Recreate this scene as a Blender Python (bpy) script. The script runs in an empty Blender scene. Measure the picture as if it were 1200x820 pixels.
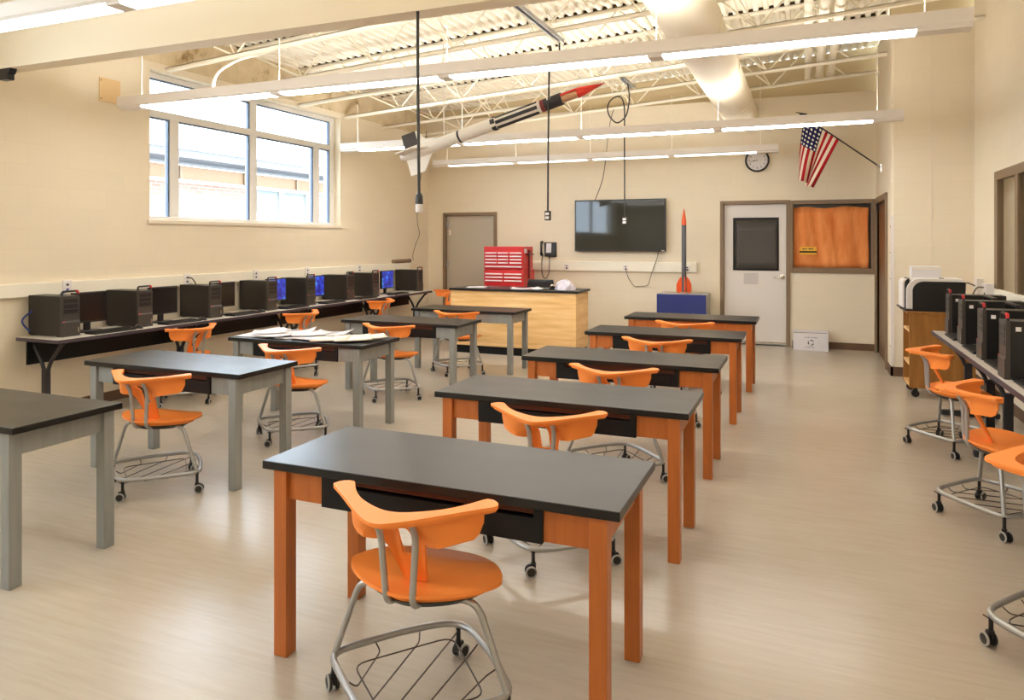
import bpy, bmesh, math, random
from mathutils import Vector, Matrix
random.seed(7)
PI = math.pi
sc = bpy.context.scene
COL = sc.collection

# ------------------------------------------------------------------ materials
def lin(c):
    return tuple(((v/255/12.92) if v/255 <= 0.04045 else ((v/255+0.055)/1.055)**2.4) for v in c) + (1.0,)

def mat(name, rgb, rough=0.5, metal=0.0, spec=0.5, emit=None, es=0.0):
    m = bpy.data.materials.new(name); m.use_nodes = True
    b = m.node_tree.nodes['Principled BSDF']
    b.inputs['Base Color'].default_value = lin(rgb)
    b.inputs['Roughness'].default_value = rough
    b.inputs['Metallic'].default_value = metal
    b.inputs['Specular IOR Level'].default_value = spec
    if emit:
        b.inputs['Emission Color'].default_value = lin(emit)
        b.inputs['Emission Strength'].default_value = es
    return m

class NT:
    def __init__(s, m): s.t = m.node_tree; s.b = s.t.nodes['Principled BSDF']
    def n(s, kind, **kw):
        x = s.t.nodes.new(kind)
        for k, v in kw.items(): setattr(x, k, v)
        return x
    def l(s, a, b): s.t.links.new(a, b)
    def coord(s, which='Object', scale=(1, 1, 1), rot=(0, 0, 0)):
        c = s.n('ShaderNodeTexCoord'); mp = s.n('ShaderNodeMapping')
        mp.inputs['Scale'].default_value = scale; mp.inputs['Rotation'].default_value = rot
        s.l(c.outputs[which], mp.inputs[0]); return mp.outputs[0]
    def noise(s, vec, scale, detail=4, rough=0.55):
        x = s.n('ShaderNodeTexNoise'); x.inputs['Scale'].default_value = scale
        x.inputs['Detail'].default_value = detail; x.inputs['Roughness'].default_value = rough
        s.l(vec, x.inputs['Vector']); return x.outputs[0]
    def ramp(s, fac, stops):
        x = s.n('ShaderNodeValToRGB'); e = x.color_ramp.elements
        e[0].position, e[0].color = stops[0][0], stops[0][1]
        e[1].position, e[1].color = stops[-1][0], stops[-1][1]
        for p, c in stops[1:-1]:
            k = e.new(p); k.color = c
        s.l(fac, x.inputs[0]); return x.outputs[0]
    def mix(s, fac, a, b):
        x = s.n('ShaderNodeMix', data_type='RGBA')
        if isinstance(fac, float): x.inputs[0].default_value = fac
        else: s.l(fac, x.inputs[0])
        for v, i in ((a, 6), (b, 7)):
            if isinstance(v, tuple): x.inputs[i].default_value = v
            else: s.l(v, x.inputs[i])
        return x.outputs[2]
    def bump(s, h, strength=0.2, dist=0.01):
        x = s.n('ShaderNodeBump'); x.inputs['Strength'].default_value = strength
        x.inputs['Distance'].default_value = dist
        s.l(h, x.inputs['Height']); s.l(x.outputs[0], s.b.inputs['Normal'])
    def rough(s, fac, lo, hi):
        x = s.n('ShaderNodeMapRange'); x.inputs[3].default_value = lo; x.inputs[4].default_value = hi
        s.l(fac, x.inputs[0]); s.l(x.outputs[0], s.b.inputs['Roughness'])
    def color(s, c): s.l(c, s.b.inputs['Base Color'])

M = {}
# painted concrete block walls (stretcher courses 0.19 high)
def block_wall(name, rgb, joint):
    m = mat(name, rgb, 0.55, spec=0.3); k = NT(m)
    g = k.n('ShaderNodeNewGeometry'); sp = k.n('ShaderNodeSeparateXYZ'); k.l(g.outputs['Position'], sp.inputs[0])
    ad = k.n('ShaderNodeMath', operation='ADD'); k.l(sp.outputs[0], ad.inputs[0]); k.l(sp.outputs[1], ad.inputs[1])
    cb = k.n('ShaderNodeCombineXYZ'); k.l(ad.outputs[0], cb.inputs[0]); k.l(sp.outputs[2], cb.inputs[1])
    br = k.n('ShaderNodeTexBrick'); k.l(cb.outputs[0], br.inputs['Vector'])
    br.offset = 0.5
    br.inputs['Scale'].default_value = 1.0; br.inputs['Mortar Size'].default_value = 0.003
    br.inputs['Mortar Smooth'].default_value = 0.6
    br.inputs['Brick Width'].default_value = 0.39; br.inputs['Row Height'].default_value = 0.19
    c = lin(rgb); d = lin(joint)
    br.inputs['Color1'].default_value = c
    br.inputs['Color2'].default_value = tuple(v*0.975 for v in c[:3])+(1,)
    br.inputs['Mortar'].default_value = d
    k.color(br.outputs['Color'])
    nz = k.noise(g.outputs['Position'], 38, 3)
    mx = k.n('ShaderNodeMath', operation='MULTIPLY_ADD')
    k.l(nz, mx.inputs[0]); mx.inputs[1].default_value = 0.25
    inv = k.n('ShaderNodeMath', operation='SUBTRACT'); inv.inputs[0].default_value = 1.0; k.l(br.outputs['Fac'], inv.inputs[1])
    k.l(inv.outputs[0], mx.inputs[2])
    k.bump(mx.outputs[0], 0.12, 0.003)
    return m
M['wall'] = block_wall('cream_painted_block', (232, 220, 197), (226, 213, 188))
M['infill'] = mat('plain_tan_infill', (206, 188, 152), 0.7, spec=0.2)
# soiled masonry above the wall heads
m = mat('soiled_masonry', (190, 168, 130), 0.8, spec=0.2); k = NT(m)
v = k.coord('Object'); nz = k.noise(v, 3.0, 6, 0.65)
k.color(k.ramp(nz, [(0.30, lin((150, 122, 86))), (0.42, lin((208, 190, 156))), (0.7, lin((226, 210, 180)))]))
M['soiled'] = m
# vinyl floor with a streaky grain running across the room
m = mat('streaked_vinyl_floor', (186, 177, 164), 0.28, spec=0.45); k = NT(m)
v = k.coord('Object', (1.3, 16, 1), (0, 0, math.radians(4)))
n1 = k.noise(v, 2.2, 8, 0.66)
v2 = k.coord('Object', (1, 1, 1)); n2 = k.noise(v2, 0.55, 3)
c1 = k.ramp(n1, [(0.28, lin((167, 154, 137))), (0.5, lin((177, 165, 149))), (0.74, lin((185, 174, 159)))])
c2 = k.ramp(n2, [(0.35, lin((166, 153, 136))), (0.65, lin((188, 177, 162)))])
k.color(k.mix(0.4, c1, c2)); k.rough(n1, 0.19, 0.30); k.bump(n1, 0.05, 0.002)
M['floor'] = m
M['deck'] = mat('painted_roof_deck', (250, 244, 228), 0.6, spec=0.3)
M['flute'] = mat('flute_gap_shade', (70, 58, 42), 0.9, spec=0.1)
M['steel'] = mat('cream_painted_steel', (248, 240, 222), 0.5, spec=0.35)
M['beam'] = mat('beam_paint', (240, 226, 200), 0.5, spec=0.35)
M['white'] = mat('white_enamel', (232, 226, 222), 0.4)
M['duct'] = mat('painted_sheet_duct', (245, 234, 210), 0.45, spec=0.4)
M['fixture'] = mat('light_grey_fixture_enamel', (234, 227, 220), 0.45)
M['lamp'] = mat('lit_lamp_lens', (255, 255, 255), 0.5, emit=(255, 251, 245), es=13.0)
M['uplamp'] = mat('lit_uplight_lens', (255, 255, 255), 0.5, emit=(255, 251, 245), es=9.0)
# black epoxy table tops with scuffs
m = mat('black_epoxy_top', (24, 22, 22), 0.3, spec=0.4); k = NT(m)
v = k.coord('Object', (1, 2.2, 1)); nz = k.noise(v, 3.0, 2, 0.45)
k.color(k.ramp(nz, [(0.3, lin((15, 14, 13))), (0.72, lin((24, 22, 20)))])); k.rough(nz, 0.28, 0.36)
M['epoxy'] = m
M['black'] = mat('black_panel', (12, 11, 11), 0.5, spec=0.3)
M['inner'] = mat('bookbox_interior', (104, 56, 32), 0.6)
def grain(name, a, b, rough=0.4, sc_=(9, 9, 0.8)):
    m = mat(name, a, rough); k = NT(m); v = k.coord('Object', sc_)
    nz = k.noise(v, 3.0, 5, 0.6); k.color(k.ramp(nz, [(0.3, lin(a)), (0.7, lin(b))])); return m
M['orange_wood'] = grain('orange_stained_wood', (170, 92, 34), (188, 106, 44), 0.38)
M['grey_wood'] = grain('grey_stained_wood', (130, 131, 127), (144, 145, 141), 0.42)
M['maple'] = grain('maple_laminate', (218, 168, 100), (246, 208, 150), 0.42, (0.5, 0.5, 6))
M['oak'] = grain('oak_laminate', (140, 92, 38), (170, 116, 56), 0.45, (7, 7, 0.7))
M['chair'] = mat('orange_polypropylene', (250, 144, 62), 0.42, spec=0.4)
M['tube'] = mat('silver_painted_tube', (174, 173, 170), 0.3, metal=0.55)
M['wire'] = mat('dark_basket_wire', (62, 50, 42), 0.4)
M['blackplastic'] = mat('black_plastic', (22, 20, 20), 0.4)
M['greyplastic'] = mat('grey_plastic', (168, 166, 160), 0.4)
M['laminate'] = mat('grey_table_laminate', (200, 192, 182), 0.38)
M['edgeband'] = mat('dark_edge_band', (62, 50, 60), 0.45)
M['legblack'] = mat('black_powder_coat', (36, 34, 38), 0.45)
M['case'] = mat('computer_case_charcoal', (33, 28, 25), 0.45)
M['caseblack'] = mat('computer_case_black', (15, 13, 13), 0.4)
M['bezel'] = mat('computer_bezel_grey', (60, 54, 50), 0.4)
M['screen'] = mat('dark_screen', (22, 19, 20), 0.2)
M['red'] = mat('red_enamel', (196, 32, 34), 0.35)
M['pull'] = mat('pale_drawer_pull', (240, 228, 226), 0.35)
M['redaccent'] = mat('red_accent', (200, 36, 44), 0.4)
M['chrome'] = mat('polished_metal', (214, 210, 204), 0.22, metal=0.9)
m = mat('lit_blue_wallpaper', (20, 30, 110), 0.3); k = NT(m)
v = k.coord('Object', (1, 1, 1)); nz = k.noise(v, 9, 3)
cc = k.ramp(nz, [(0.35, lin((24, 20, 120))), (0.52, lin((40, 66, 190))), (0.62, lin((70, 170, 220))), (0.72, lin((190, 60, 130)))])
k.l(cc, k.b.inputs['Emission Color']); k.b.inputs['Emission Strength'].default_value = 0.75; k.color(cc)
M['bluescreen'] = m
M['taupe'] = mat('taupe_frame_paint', (128, 106, 82), 0.5)
M['brown'] = mat('brown_rubber_base', (100, 74, 56), 0.55)
M['doorgrey'] = mat('grey_door_paint', (220, 214, 208), 0.45)
M['doorbeige'] = mat('beige_door_paint', (184, 175, 158), 0.45)
M['doorwood'] = grain('dark_wood_door', (92, 62, 38), (112, 80, 52), 0.45)
M['glassdark'] = mat('dark_covered_glass', (52, 48, 44), 0.12)
m = mat('window_glass', (255, 255, 255), 0.0); k = NT(m)
k.b.inputs['Transmission Weight'].default_value = 1.0; k.b.inputs['IOR'].default_value = 1.02
M['glass'] = m
M['alu'] = mat('pale_aluminium_frame', (234, 232, 228), 0.4)
M['alushade'] = mat('blue_grey_gasket', (96, 112, 136), 0.5)
M['sill'] = mat('sill_paint', (228, 216, 196), 0.45)
m = mat('orange_craft_paper', (216, 120, 56), 0.75, spec=0.2); k = NT(m)
v = k.coord('Object', (5, 1, 1.1)); nz = k.noise(v, 2.6, 6, 0.6)
k.color(k.ramp(nz, [(0.3, lin((222, 128, 66))), (0.7, lin((240, 158, 94)))])); k.bump(nz, 0.6, 0.02)
M['craft'] = m
M['paper'] = mat('white_paper', (224, 220, 222), 0.7, spec=0.2)
M['cream'] = mat('manila_paper', (232, 222, 206), 0.7, spec=0.2)
M['yellow'] = mat('yellow_card', (242, 186, 60), 0.6)
M['ink'] = mat('dark_ink', (48, 46, 50), 0.7)
M['greyink'] = mat('pale_ink', (140, 140, 146), 0.7)
M['navy'] = mat('navy_blue_paint', (24, 40, 110), 0.45)
M['rocketwhite'] = mat('white_rocket_tube', (232, 226, 216), 0.4)
M['rocketred'] = mat('rocket_red', (222, 52, 40), 0.45)
M['rockettan'] = mat('rocket_tan', (204, 158, 122), 0.5)
M['rocketgrey'] = mat('rocket_grey', (84, 84, 90), 0.45)
M['rocketdark'] = mat('rocket_dark_panel', (52, 44, 40), 0.5)
M['rocketorange'] = mat('rocket_orange', (232, 92, 36), 0.45)
M['maroon'] = mat('maroon_band', (112, 32, 34), 0.5)
M['galv'] = mat('galvanized_steel', (178, 178, 180), 0.35, metal=0.7)
M['cord'] = mat('black_cord', (40, 36, 32), 0.5)
M['greycord'] = mat('grey_cord', (108, 98, 84), 0.5)
M['whitecord'] = mat('white_cable', (244, 238, 226), 0.5)
M['bluecord'] = mat('blue_network_cable', (50, 66, 140), 0.5)
M['tv'] = mat('television_bezel', (26, 24, 23), 0.35)
M['tvscreen'] = mat('television_glass', (44, 45, 41), 0.04, spec=0.5)
M['cloth'] = mat('crumpled_white_bag', (204, 196, 206), 0.6)
M['raceway'] = mat('ivory_raceway', (242, 236, 220), 0.45)
M['outwall'] = None
# exterior
m = mat('exterior_brick', (186, 140, 120), 0.8, spec=0.2); k = NT(m)
g = k.n('ShaderNodeNewGeometry'); sp = k.n('ShaderNodeSeparateXYZ'); k.l(g.outputs['Position'], sp.inputs[0])
cb = k.n('ShaderNodeCombineXYZ'); k.l(sp.outputs[1], cb.inputs[0]); k.l(sp.outputs[2], cb.inputs[1])
br = k.n('ShaderNodeTexBrick'); k.l(cb.outputs[0], br.inputs['Vector'])
br.inputs['Scale'].default_value = 1; br.inputs['Brick Width'].default_value = 0.4; br.inputs['Row Height'].default_value = 0.13
br.inputs['Mortar Size'].default_value = 0.012
br.inputs['Color1'].default_value = lin((156, 122, 108)); br.inputs['Color2'].default_value = lin((164, 134, 120)); br.inputs['Mortar'].default_value = lin((178, 166, 158))
k.color(br.outputs['Color']); M['extbrick'] = m
M['fascia'] = mat('tan_fascia', (134, 104, 74), 0.6)
M['canopy'] = mat('pale_blue_canopy_edge', (112, 112, 118), 0.6)
M['extwhite'] = mat('exterior_white_frame', (240, 240, 240), 0.5)
M['extglass'] = mat('exterior_glass', (120, 126, 122), 0.2)
M['ground'] = mat('pale_concrete_ground', (170, 168, 160), 0.8)
# flag cloth (UV: u along the hoist from the tip, v along the fly)
m = mat('striped_flag_cloth', (180, 30, 40), 0.8, spec=0.15); k = NT(m)
uv = k.n('ShaderNodeUVMap'); sp = k.n('ShaderNodeSeparateXYZ'); k.l(uv.outputs[0], sp.inputs[0])
def mth(op, a, b=None):
    x = k.n('ShaderNodeMath', operation=op)
    for i, q in enumerate((a, b)):
        if q is None: continue
        if isinstance(q, (int, float)): x.inputs[i].default_value = q
        else: k.l(q, x.inputs[i])
    return x.outputs[0]
st = mth('MODULO', mth('FLOOR', mth('MULTIPLY', sp.outputs[0], 12.999)), 2.0)
stripes = k.mix(st, lin((176, 28, 40)), lin((240, 228, 208)))
can = mth('MULTIPLY', mth('LESS_THAN', sp.outputs[0], 7/13), mth('LESS_THAN', sp.outputs[1], 0.40))
fu = mth('SUBTRACT', mth('FRACT', mth('MULTIPLY', sp.outputs[0], 13/7*5)), 0.5)
fv = mth('SUBTRACT', mth('FRACT', mth('MULTIPLY', sp.outputs[1], 6/0.4)), 0.5)
rr = mth('ADD', mth('MULTIPLY', fu, fu), mth('MULTIPLY', fv, fv))
star = mth('LESS_THAN', rr, 0.075)
canc = k.mix(star, lin((34, 38, 84)), lin((240, 236, 228)))
k.color(k.mix(can, stripes, canc)); M['flag'] = m

# ------------------------------------------------------------------ mesh builder
class MB:
    def __init__(s): s.bm = bmesh.new()
    def _add(s, verts, faces):
        vs = [s.bm.verts.new(v) for v in verts]
        for f in faces:
            try: s.bm.faces.new([vs[i] for i in f])
            except ValueError: pass
        return vs
    def box(s, x0, x1, y0, y1, z0, z1, mtx=None):
        P = [(x0,y0,z0),(x1,y0,z0),(x1,y1,z0),(x0,y1,z0),(x0,y0,z1),(x1,y0,z1),(x1,y1,z1),(x0,y1,z1)]
        if mtx is not None: P = [mtx @ Vector(p) for p in P]
        s._add(P, [(0,3,2,1),(4,5,6,7),(0,1,5,4),(1,2,6,5),(2,3,7,6),(3,0,4,7)]); return s
    def frustum(s, a, b):
        # a, b: lists of 4 points (bottom ring, top ring)
        s._add(list(a)+list(b), [(0,3,2,1),(4,5,6,7),(0,1,5,4),(1,2,6,5),(2,3,7,6),(3,0,4,7)]); return s
    def tube(s, pts, r, seg=8, cyclic=False, caps=True):
        P = [Vector(p) for p in pts]; n = len(P)
        rs = r if isinstance(r, (list, tuple)) else [r]*n
        T = []
        for i in range(n):
            a = P[(i-1) % n] if (cyclic or i > 0) else P[i]
            b = P[(i+1) % n] if (cyclic or i < n-1) else P[i]
            t = (b-a); T.append(t.normalized() if t.length > 1e-9 else Vector((0,0,1)))
        up = Vector((0,0,1)) if abs(T[0].z) < 0.9 else Vector((1,0,0))
        N = (up - T[0]*up.dot(T[0])).normalized()
        rings = []
        for i in range(n):
            N = N - T[i]*N.dot(T[i])
            N = N.normalized() if N.length > 1e-6 else T[i].orthogonal().normalized()
            B = T[i].cross(N)
            rings.append([s.bm.verts.new(P[i]+(N*math.cos(2*PI*k/seg)+B*math.sin(2*PI*k/seg))*rs[i]) for k in range(seg)])
        m = n if cyclic else n-1
        for i in range(m):
            A, Bq = rings[i], rings[(i+1) % n]
            off = 0
            if cyclic and i == n-1:
                off = min(range(seg), key=lambda o: (A[0].co-Bq[o].co).length)
            for k in range(seg):
                s.bm.faces.new((A[k], A[(k+1)%seg], Bq[(k+1+off)%seg], Bq[(k+off)%seg]))
        if caps and not cyclic:
            s.bm.faces.new(list(reversed(rings[0]))); s.bm.faces.new(rings[-1])
        return s
    def lathe(s, prof, seg=20, mtx=None, caps=True):
        # prof: (r, z)
        rings = []
        mt = mtx or Matrix()
        for r, z in prof:
            if r < 1e-6: rings.append([s.bm.verts.new(mt @ Vector((0,0,z)))])
            else: rings.append([s.bm.verts.new(mt @ Vector((r*math.cos(2*PI*k/seg), r*math.sin(2*PI*k/seg), z))) for k in range(seg)])
        for A, B in zip(rings, rings[1:]):
            for k in range(seg):
                k2 = (k+1) % seg
                if len(A) == 1 and len(B) == 1: continue
                if len(A) == 1: s.bm.faces.new((A[0], B[k], B[k2]))
                elif len(B) == 1: s.bm.faces.new((A[k], A[k2], B[0]))
                else: s.bm.faces.new((A[k], A[k2], B[k2], B[k]))
        if caps and len(rings[0]) > 1: s.bm.faces.new(list(reversed(rings[0])))
        if caps and len(rings[-1]) > 1: s.bm.faces.new(rings[-1])
        return s
    def prism(s, poly, d0, d1, mtx=None):
        # poly in local xy, extruded along local z
        mt = mtx or Matrix()
        a = [s.bm.verts.new(mt @ Vector((x,y,d0))) for x, y in poly]
        b = [s.bm.verts.new(mt @ Vector((x,y,d1))) for x, y in poly]
        n = len(poly)
        s.bm.faces.new(list(reversed(a))); s.bm.faces.new(b)
        for i in range(n): s.bm.faces.new((a[i], a[(i+1)%n], b[(i+1)%n], b[i]))
        return s
    def grid(s, nu, nv, f, skip=None):
        V = [[s.bm.verts.new(f(i/nu, j/nv)) for j in range(nv+1)] for i in range(nu+1)]
        for i in range(nu):
            for j in range(nv):
                if skip and skip(i, j): continue
                s.bm.faces.new((V[i][j], V[i+1][j], V[i+1][j+1], V[i][j+1]))
        return s
    def build(s, name, m, parent=None, smooth=False, bevel=0.0, solid=0.0, sub=0, loc=None, seg=2):
        bmesh.ops.recalc_face_normals(s.bm, faces=s.bm.faces[:])
        me = bpy.data.meshes.new(name); s.bm.to_mesh(me); s.bm.free()
        me.materials.append(M[m] if isinstance(m, str) else m)
        if smooth:
            me.shade_smooth(); me.set_sharp_from_angle(angle=math.radians(40))
        o = bpy.data.objects.new(name, me); COL.objects.link(o)
        if parent: o.parent = parent
        if loc: o.location = loc
        if solid:
            q = o.modifiers.new('solid', 'SOLIDIFY'); q.thickness = solid; q.offset = 0
        if sub:
            q = o.modifiers.new('sub', 'SUBSURF'); q.levels = sub; q.render_levels = sub
        if bevel:
            q = o.modifiers.new('bevel', 'BEVEL'); q.width = bevel; q.segments = seg; q.limit_method = 'ANGLE'; q.angle_limit = math.radians(40)
        return o

def thing(name, label, cat, loc=(0,0,0), rz=0, group=None):
    o = bpy.data.objects.new(name, None); COL.objects.link(o)
    o.location = loc; o.rotation_euler = (0,0,rz); o.empty_display_size = 0.1
    return tag(o, label, cat, group)
def tag(o, label, cat, group=None):
    o['label'] = label; o['category'] = cat
    if group: o['group'] = group
    return o
def struct(o, label=None):
    o['kind'] = 'structure'
    if label: o['label'] = label
    return o
def dup(root, loc, rz, label, group=None, swap=None):
    r = root.copy(); COL.objects.link(r); r.location = loc; r.rotation_euler = (0,0,rz); r['label'] = label
    if group: r['group'] = group
    for ch in list(root.children):
        c = ch.copy(); COL.objects.link(c); c.parent = r
        for g in list(ch.children):
            d = g.copy(); COL.objects.link(d); d.parent = c
    return r
def smoothpath(pts, n=6, cyclic=False):
    # Catmull-Rom through the points
    P = [Vector(p) for p in pts]; out = []
    N = len(P); rng = range(N) if cyclic else range(N-1)
    for i in rng:
        g = lambda k: P[k % N] if cyclic else P[max(0, min(N-1, k))]
        p0, p1, p2, p3 = g(i-1), g(i), g(i+1), g(i+2)
        for j in range(n):
            t = j/n
            out.append(0.5*((2*p1)+(p2-p0)*t+(2*p0-5*p1+4*p2-p3)*t*t+(3*p1-p0-3*p2+p3)*t**3))
    if not cyclic: out.append(P[-1])
    return out
def fillet(pts, r, n=5, cyclic=False):
    P = [Vector(p) for p in pts]; N = len(P); out = []
    for i in range(N):
        if not cyclic and i in (0, N-1): out.append(P[i]); continue
        a, b, c = P[(i-1)%N], P[i], P[(i+1)%N]
        rr = r[i] if isinstance(r, (list, tuple)) else r
        u, v = (a-b), (c-b); d = min(rr, u.length*0.45, v.length*0.45)
        s_, e_ = b+u.normalized()*d, b+v.normalized()*d
        for j in range(n+1):
            t = j/n; out.append((1-t)**2*s_+2*t*(1-t)*b+t*t*e_)
    return out

# ------------------------------------------------------------------ room shell
XL, XR, XN, YB, YP, YF = -6.43, 1.77, 0.93, 11.62, 9.58, -3.2
def deckz(x): return 3.95+0.066*(x+6.43)
def wall_holes(axis, p0, p1, u0, u1, z0, z1, holes):
    mb = MB()
    us = sorted({u0, u1, *[h[0] for h in holes], *[h[1] for h in holes]})
    zs = sorted({z0, z1, *[h[2] for h in holes], *[h[3] for h in holes]})
    for a, b in zip(us, us[1:]):
        cols = []
        for c, d in zip(zs, zs[1:]):
            mu, mz = (a+b)/2, (c+d)/2
            if any(h[0] < mu < h[1] and h[2] < mz < h[3] for h in holes): continue
            if cols and abs(cols[-1][1]-c) < 1e-6: cols[-1] = (cols[-1][0], d)
            else: cols.append((c, d))
        for c, d in cols:
            if axis == 'x': mb.box(p0, p1, a, b, c, d)
            else: mb.box(a, b, p0, p1, c, d)
    return mb

struct(MB().box(XL-0.3, XR+0.2, YF-0.2, YB+0.3, -0.15, 0).build('floor', 'floor'), 'streaky beige vinyl floor')
WY0, WY1, WZ0, WZ1 = 5.575, 8.93, 1.81, 3.42
NW = (-2.4, 2.7, WZ0, WZ1)      # its neighbour, beside the camera
struct(wall_holes('x', XL-0.3, XL, YF, YB+0.3, 0, 3.5, [(WY0, WY1, WZ0, WZ1), NW]).build('wall_left', 'wall'), 'cream painted block wall with the wide window')
struct(MB().box(XL-0.3, XL-0.05, YF, YB+0.3, 3.5, 4.0).build('wall_left.001', 'soiled'))
D1 = (-6.07, -5.10, 0, 2.06); D2 = (-1.205, -0.275, 0, 2.17); W3 = (-0.195, 0.87, 1.19, 2.15)
struct(wall_holes('y', YB, YB+0.25, XL-0.3, XN+0.3, 0, 3.78, [D1, D2, W3]).build('wall_back', 'wall'), 'cream block wall behind the teacher desk')
def infill(y0, y1, x0, x1, z0):
    return MB().frustum([(x0,y0,z0),(x1,y0,z0),(x1,y1,z0),(x0,y1,z0)], [(x0,y0,deckz(x0)),(x1,y0,deckz(x1)),(x1,y1,deckz(x1)),(x0,y1,deckz(x0))])
struct(infill(YB+0.1, YB+0.25, XL-0.3, XN+0.3, 3.78).build('wall_back.001', 'infill'))
D3 = (10.06, 11.44, 0, 2.14)
struct(wall_holes('x', XN, XN+0.22, YP+0.2, YB, 0, 4.34, [D3]).build('wall_return', 'wall'), 'short cream return wall with the brown doorway')
struct(MB().box(XN, XR+0.2, YP, YP+0.2, 0, 4.18).build('wall_pier', 'wall', bevel=0.025), 'cream block pier behind the printer')
struct(infill(YP+0.1, YP+0.2, XN, XR+0.2, 4.18).build('wall_pier.001', 'infill'))
RW = (7.05, 8.48, 0.93, 2.24)
struct(wall_holes('x', XR, XR+0.2, YF, YP, 0, 4.46, [RW]).build('wall_right', 'wall'), 'cream block wall at the right with the brown framed window')
struct(MB().box(XL-0.3, XR+0.2, YF-0.2, YF, 0, 4.5).build('wall_front', 'wall'))
# corridor seen through the right-hand window and doorway
struct(MB().box(3.2, 3.3, 4.5, 11.9, 0, 3.2).box(XR+0.2, 3.2, 11.8, 11.9, 0, 3.2).box(XR+0.2, 3.3, 4.4, 4.5, 0, 3.2).box(XR+0.2, 3.3, 4.4, 11.9, 3.2, 3.3).box(XR+0.2, 3.3, 4.4, 11.9, -0.15, 0).build('wall_corridor', 'wall'))

# roof deck: corrugated sheet, flutes along Y
mb = MB(); p = 0.116; prof = []
x = XL-0.3
while x < XR+0.2:
    for dx, dz in ((0, 0.0), (0.042, 0.0), (0.056, 0.038), (0.102, 0.038)): prof.append((x+dx, deckz(x+dx)+dz))
    x += p
a = [mb.bm.verts.new((x, YF-0.2, z)) for x, z in prof]; b = [mb.bm.verts.new((x, YB+0.3, z)) for x, z in prof]
for i in range(len(prof)-1): mb.bm.faces.new((a[i], a[i+1], b[i+1], b[i]))
struct(mb.build('ceiling', 'deck', solid=0.004), 'cream corrugated metal roof deck')
struct(infill_top := MB().frustum([(XL-0.3,YF-0.2,deckz(XL-0.3)+0.06),(XR+0.2,YF-0.2,deckz(XR+0.2)+0.06),(XR+0.2,YB+0.3,deckz(XR+0.2)+0.06),(XL-0.3,YB+0.3,deckz(XL-0.3)+0.06)],
    [(XL-0.3,YF-0.2,4.75),(XR+0.2,YF-0.2,4.75),(XR+0.2,YB+0.3,4.75),(XL-0.3,YB+0.3,4.75)]).build('ceiling.001', 'soiled'))

# dark blocks standing for the unlit flute openings over each joist
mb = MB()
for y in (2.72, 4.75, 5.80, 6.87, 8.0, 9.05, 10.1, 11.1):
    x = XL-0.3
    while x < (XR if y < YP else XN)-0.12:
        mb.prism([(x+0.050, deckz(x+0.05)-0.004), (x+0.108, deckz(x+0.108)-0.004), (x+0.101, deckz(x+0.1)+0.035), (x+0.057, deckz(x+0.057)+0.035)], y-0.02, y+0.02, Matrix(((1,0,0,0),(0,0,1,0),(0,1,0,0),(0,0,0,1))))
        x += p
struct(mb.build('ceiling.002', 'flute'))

# girder with bottom flange
g = MB(); yb = 3.86
g.box(XL, XR, yb-0.03, yb+0.03, 3.02, 3.93).box(XL, XR, yb-0.075, yb+0.075, 2.985, 3.015)
struct(g.build('beam', 'beam'), 'deep cream steel girder crossing near the camera')

# baseboards
struct(MB().box(XL, XL+0.012, YF, YB, 0, 0.1).build('baseboard_left', 'brown'))
bb = MB()
for x0, x1 in ((XL, -6.12), (-5.05, -1.245), (-0.2, XN)): bb.box(x0, x1, YB-0.012, YB, 0, 0.1)
struct(bb.build('baseboard_back', 'brown'))
struct(MB().box(XN-0.012, XN+0.02, YP-0.012, 10.0, 0, 0.11).box(XN-0.012, XR, YP-0.012, YP, 0, 0.11).build('baseboard_pier', 'brown', bevel=0.004))
struct(MB().box(XR-0.012, XR, YF, YP, 0, 0.1).build('baseboard_right', 'brown'))

# ------------------------------------------------------------------ window in the left wall
w = bpy.data.objects.new('window_1', None); COL.objects.link(w); struct(w, 'wide pale framed window high in the left wall')
FX0, FX1 = XL-0.19, XL-0.11
def fr(name, y0, y1, z0, z1): MB().box(FX0, FX1, y0, y1, z0, z1).build(name, 'alu', w, bevel=0.004)
fr('frame_sill', WY0, WY1, WZ0, WZ0+0.055); fr('frame_head', WY0, WY1, WZ1-0.06, WZ1)
fr('frame_jamb', WY0, WY0+0.08, WZ0+0.055, WZ1-0.06); fr('frame_jamb', WY1-0.1, WY1, WZ0+0.055, WZ1-0.06)
TZ0, TZ1 = 2.94, 3.02
fr('transom', WY0+0.08, WY1-0.1, TZ0, TZ1)
fr('mullion', 7.18, 7.30, WZ0+0.055, TZ0); fr('mullion', 7.18, 7.30, TZ1, WZ1-0.06)
fr('mullion', 5.94, 6.06, WZ0+0.055, TZ0); fr('mullion', 8.45, 8.58, WZ0+0.055, TZ0)
panes = [(WY0+.08, 5.94, WZ0+.055, TZ0), (6.06, 7.18, WZ0+.055, TZ0), (7.30, 8.45, WZ0+.055, TZ0), (8.58, WY1-.1, WZ0+.055, TZ0), (WY0+.08, 7.18, TZ1, WZ1-.06), (7.30, WY1-.1, TZ1, WZ1-.06)]
for y0, y1, z0, z1 in panes:
    MB().box(FX0+0.035, FX0+0.041, y0, y1, z0, z1).build('glass', 'glass', w)
    gk = MB().box(FX0+0.03, FX1-0.012, y1-0.022, y1, z0, z1).box(FX0+0.03, FX1-0.012, y0, y1-0.022, z1-0.016, z1)
    gk.build('gasket', 'alushade', w)
MB().box(XL-0.11, XL+0.02, WY0-0.03, WY1+0.03, WZ0-0.03, WZ0+0.012).build('sill', 'sill', w, bevel=0.004)

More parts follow.
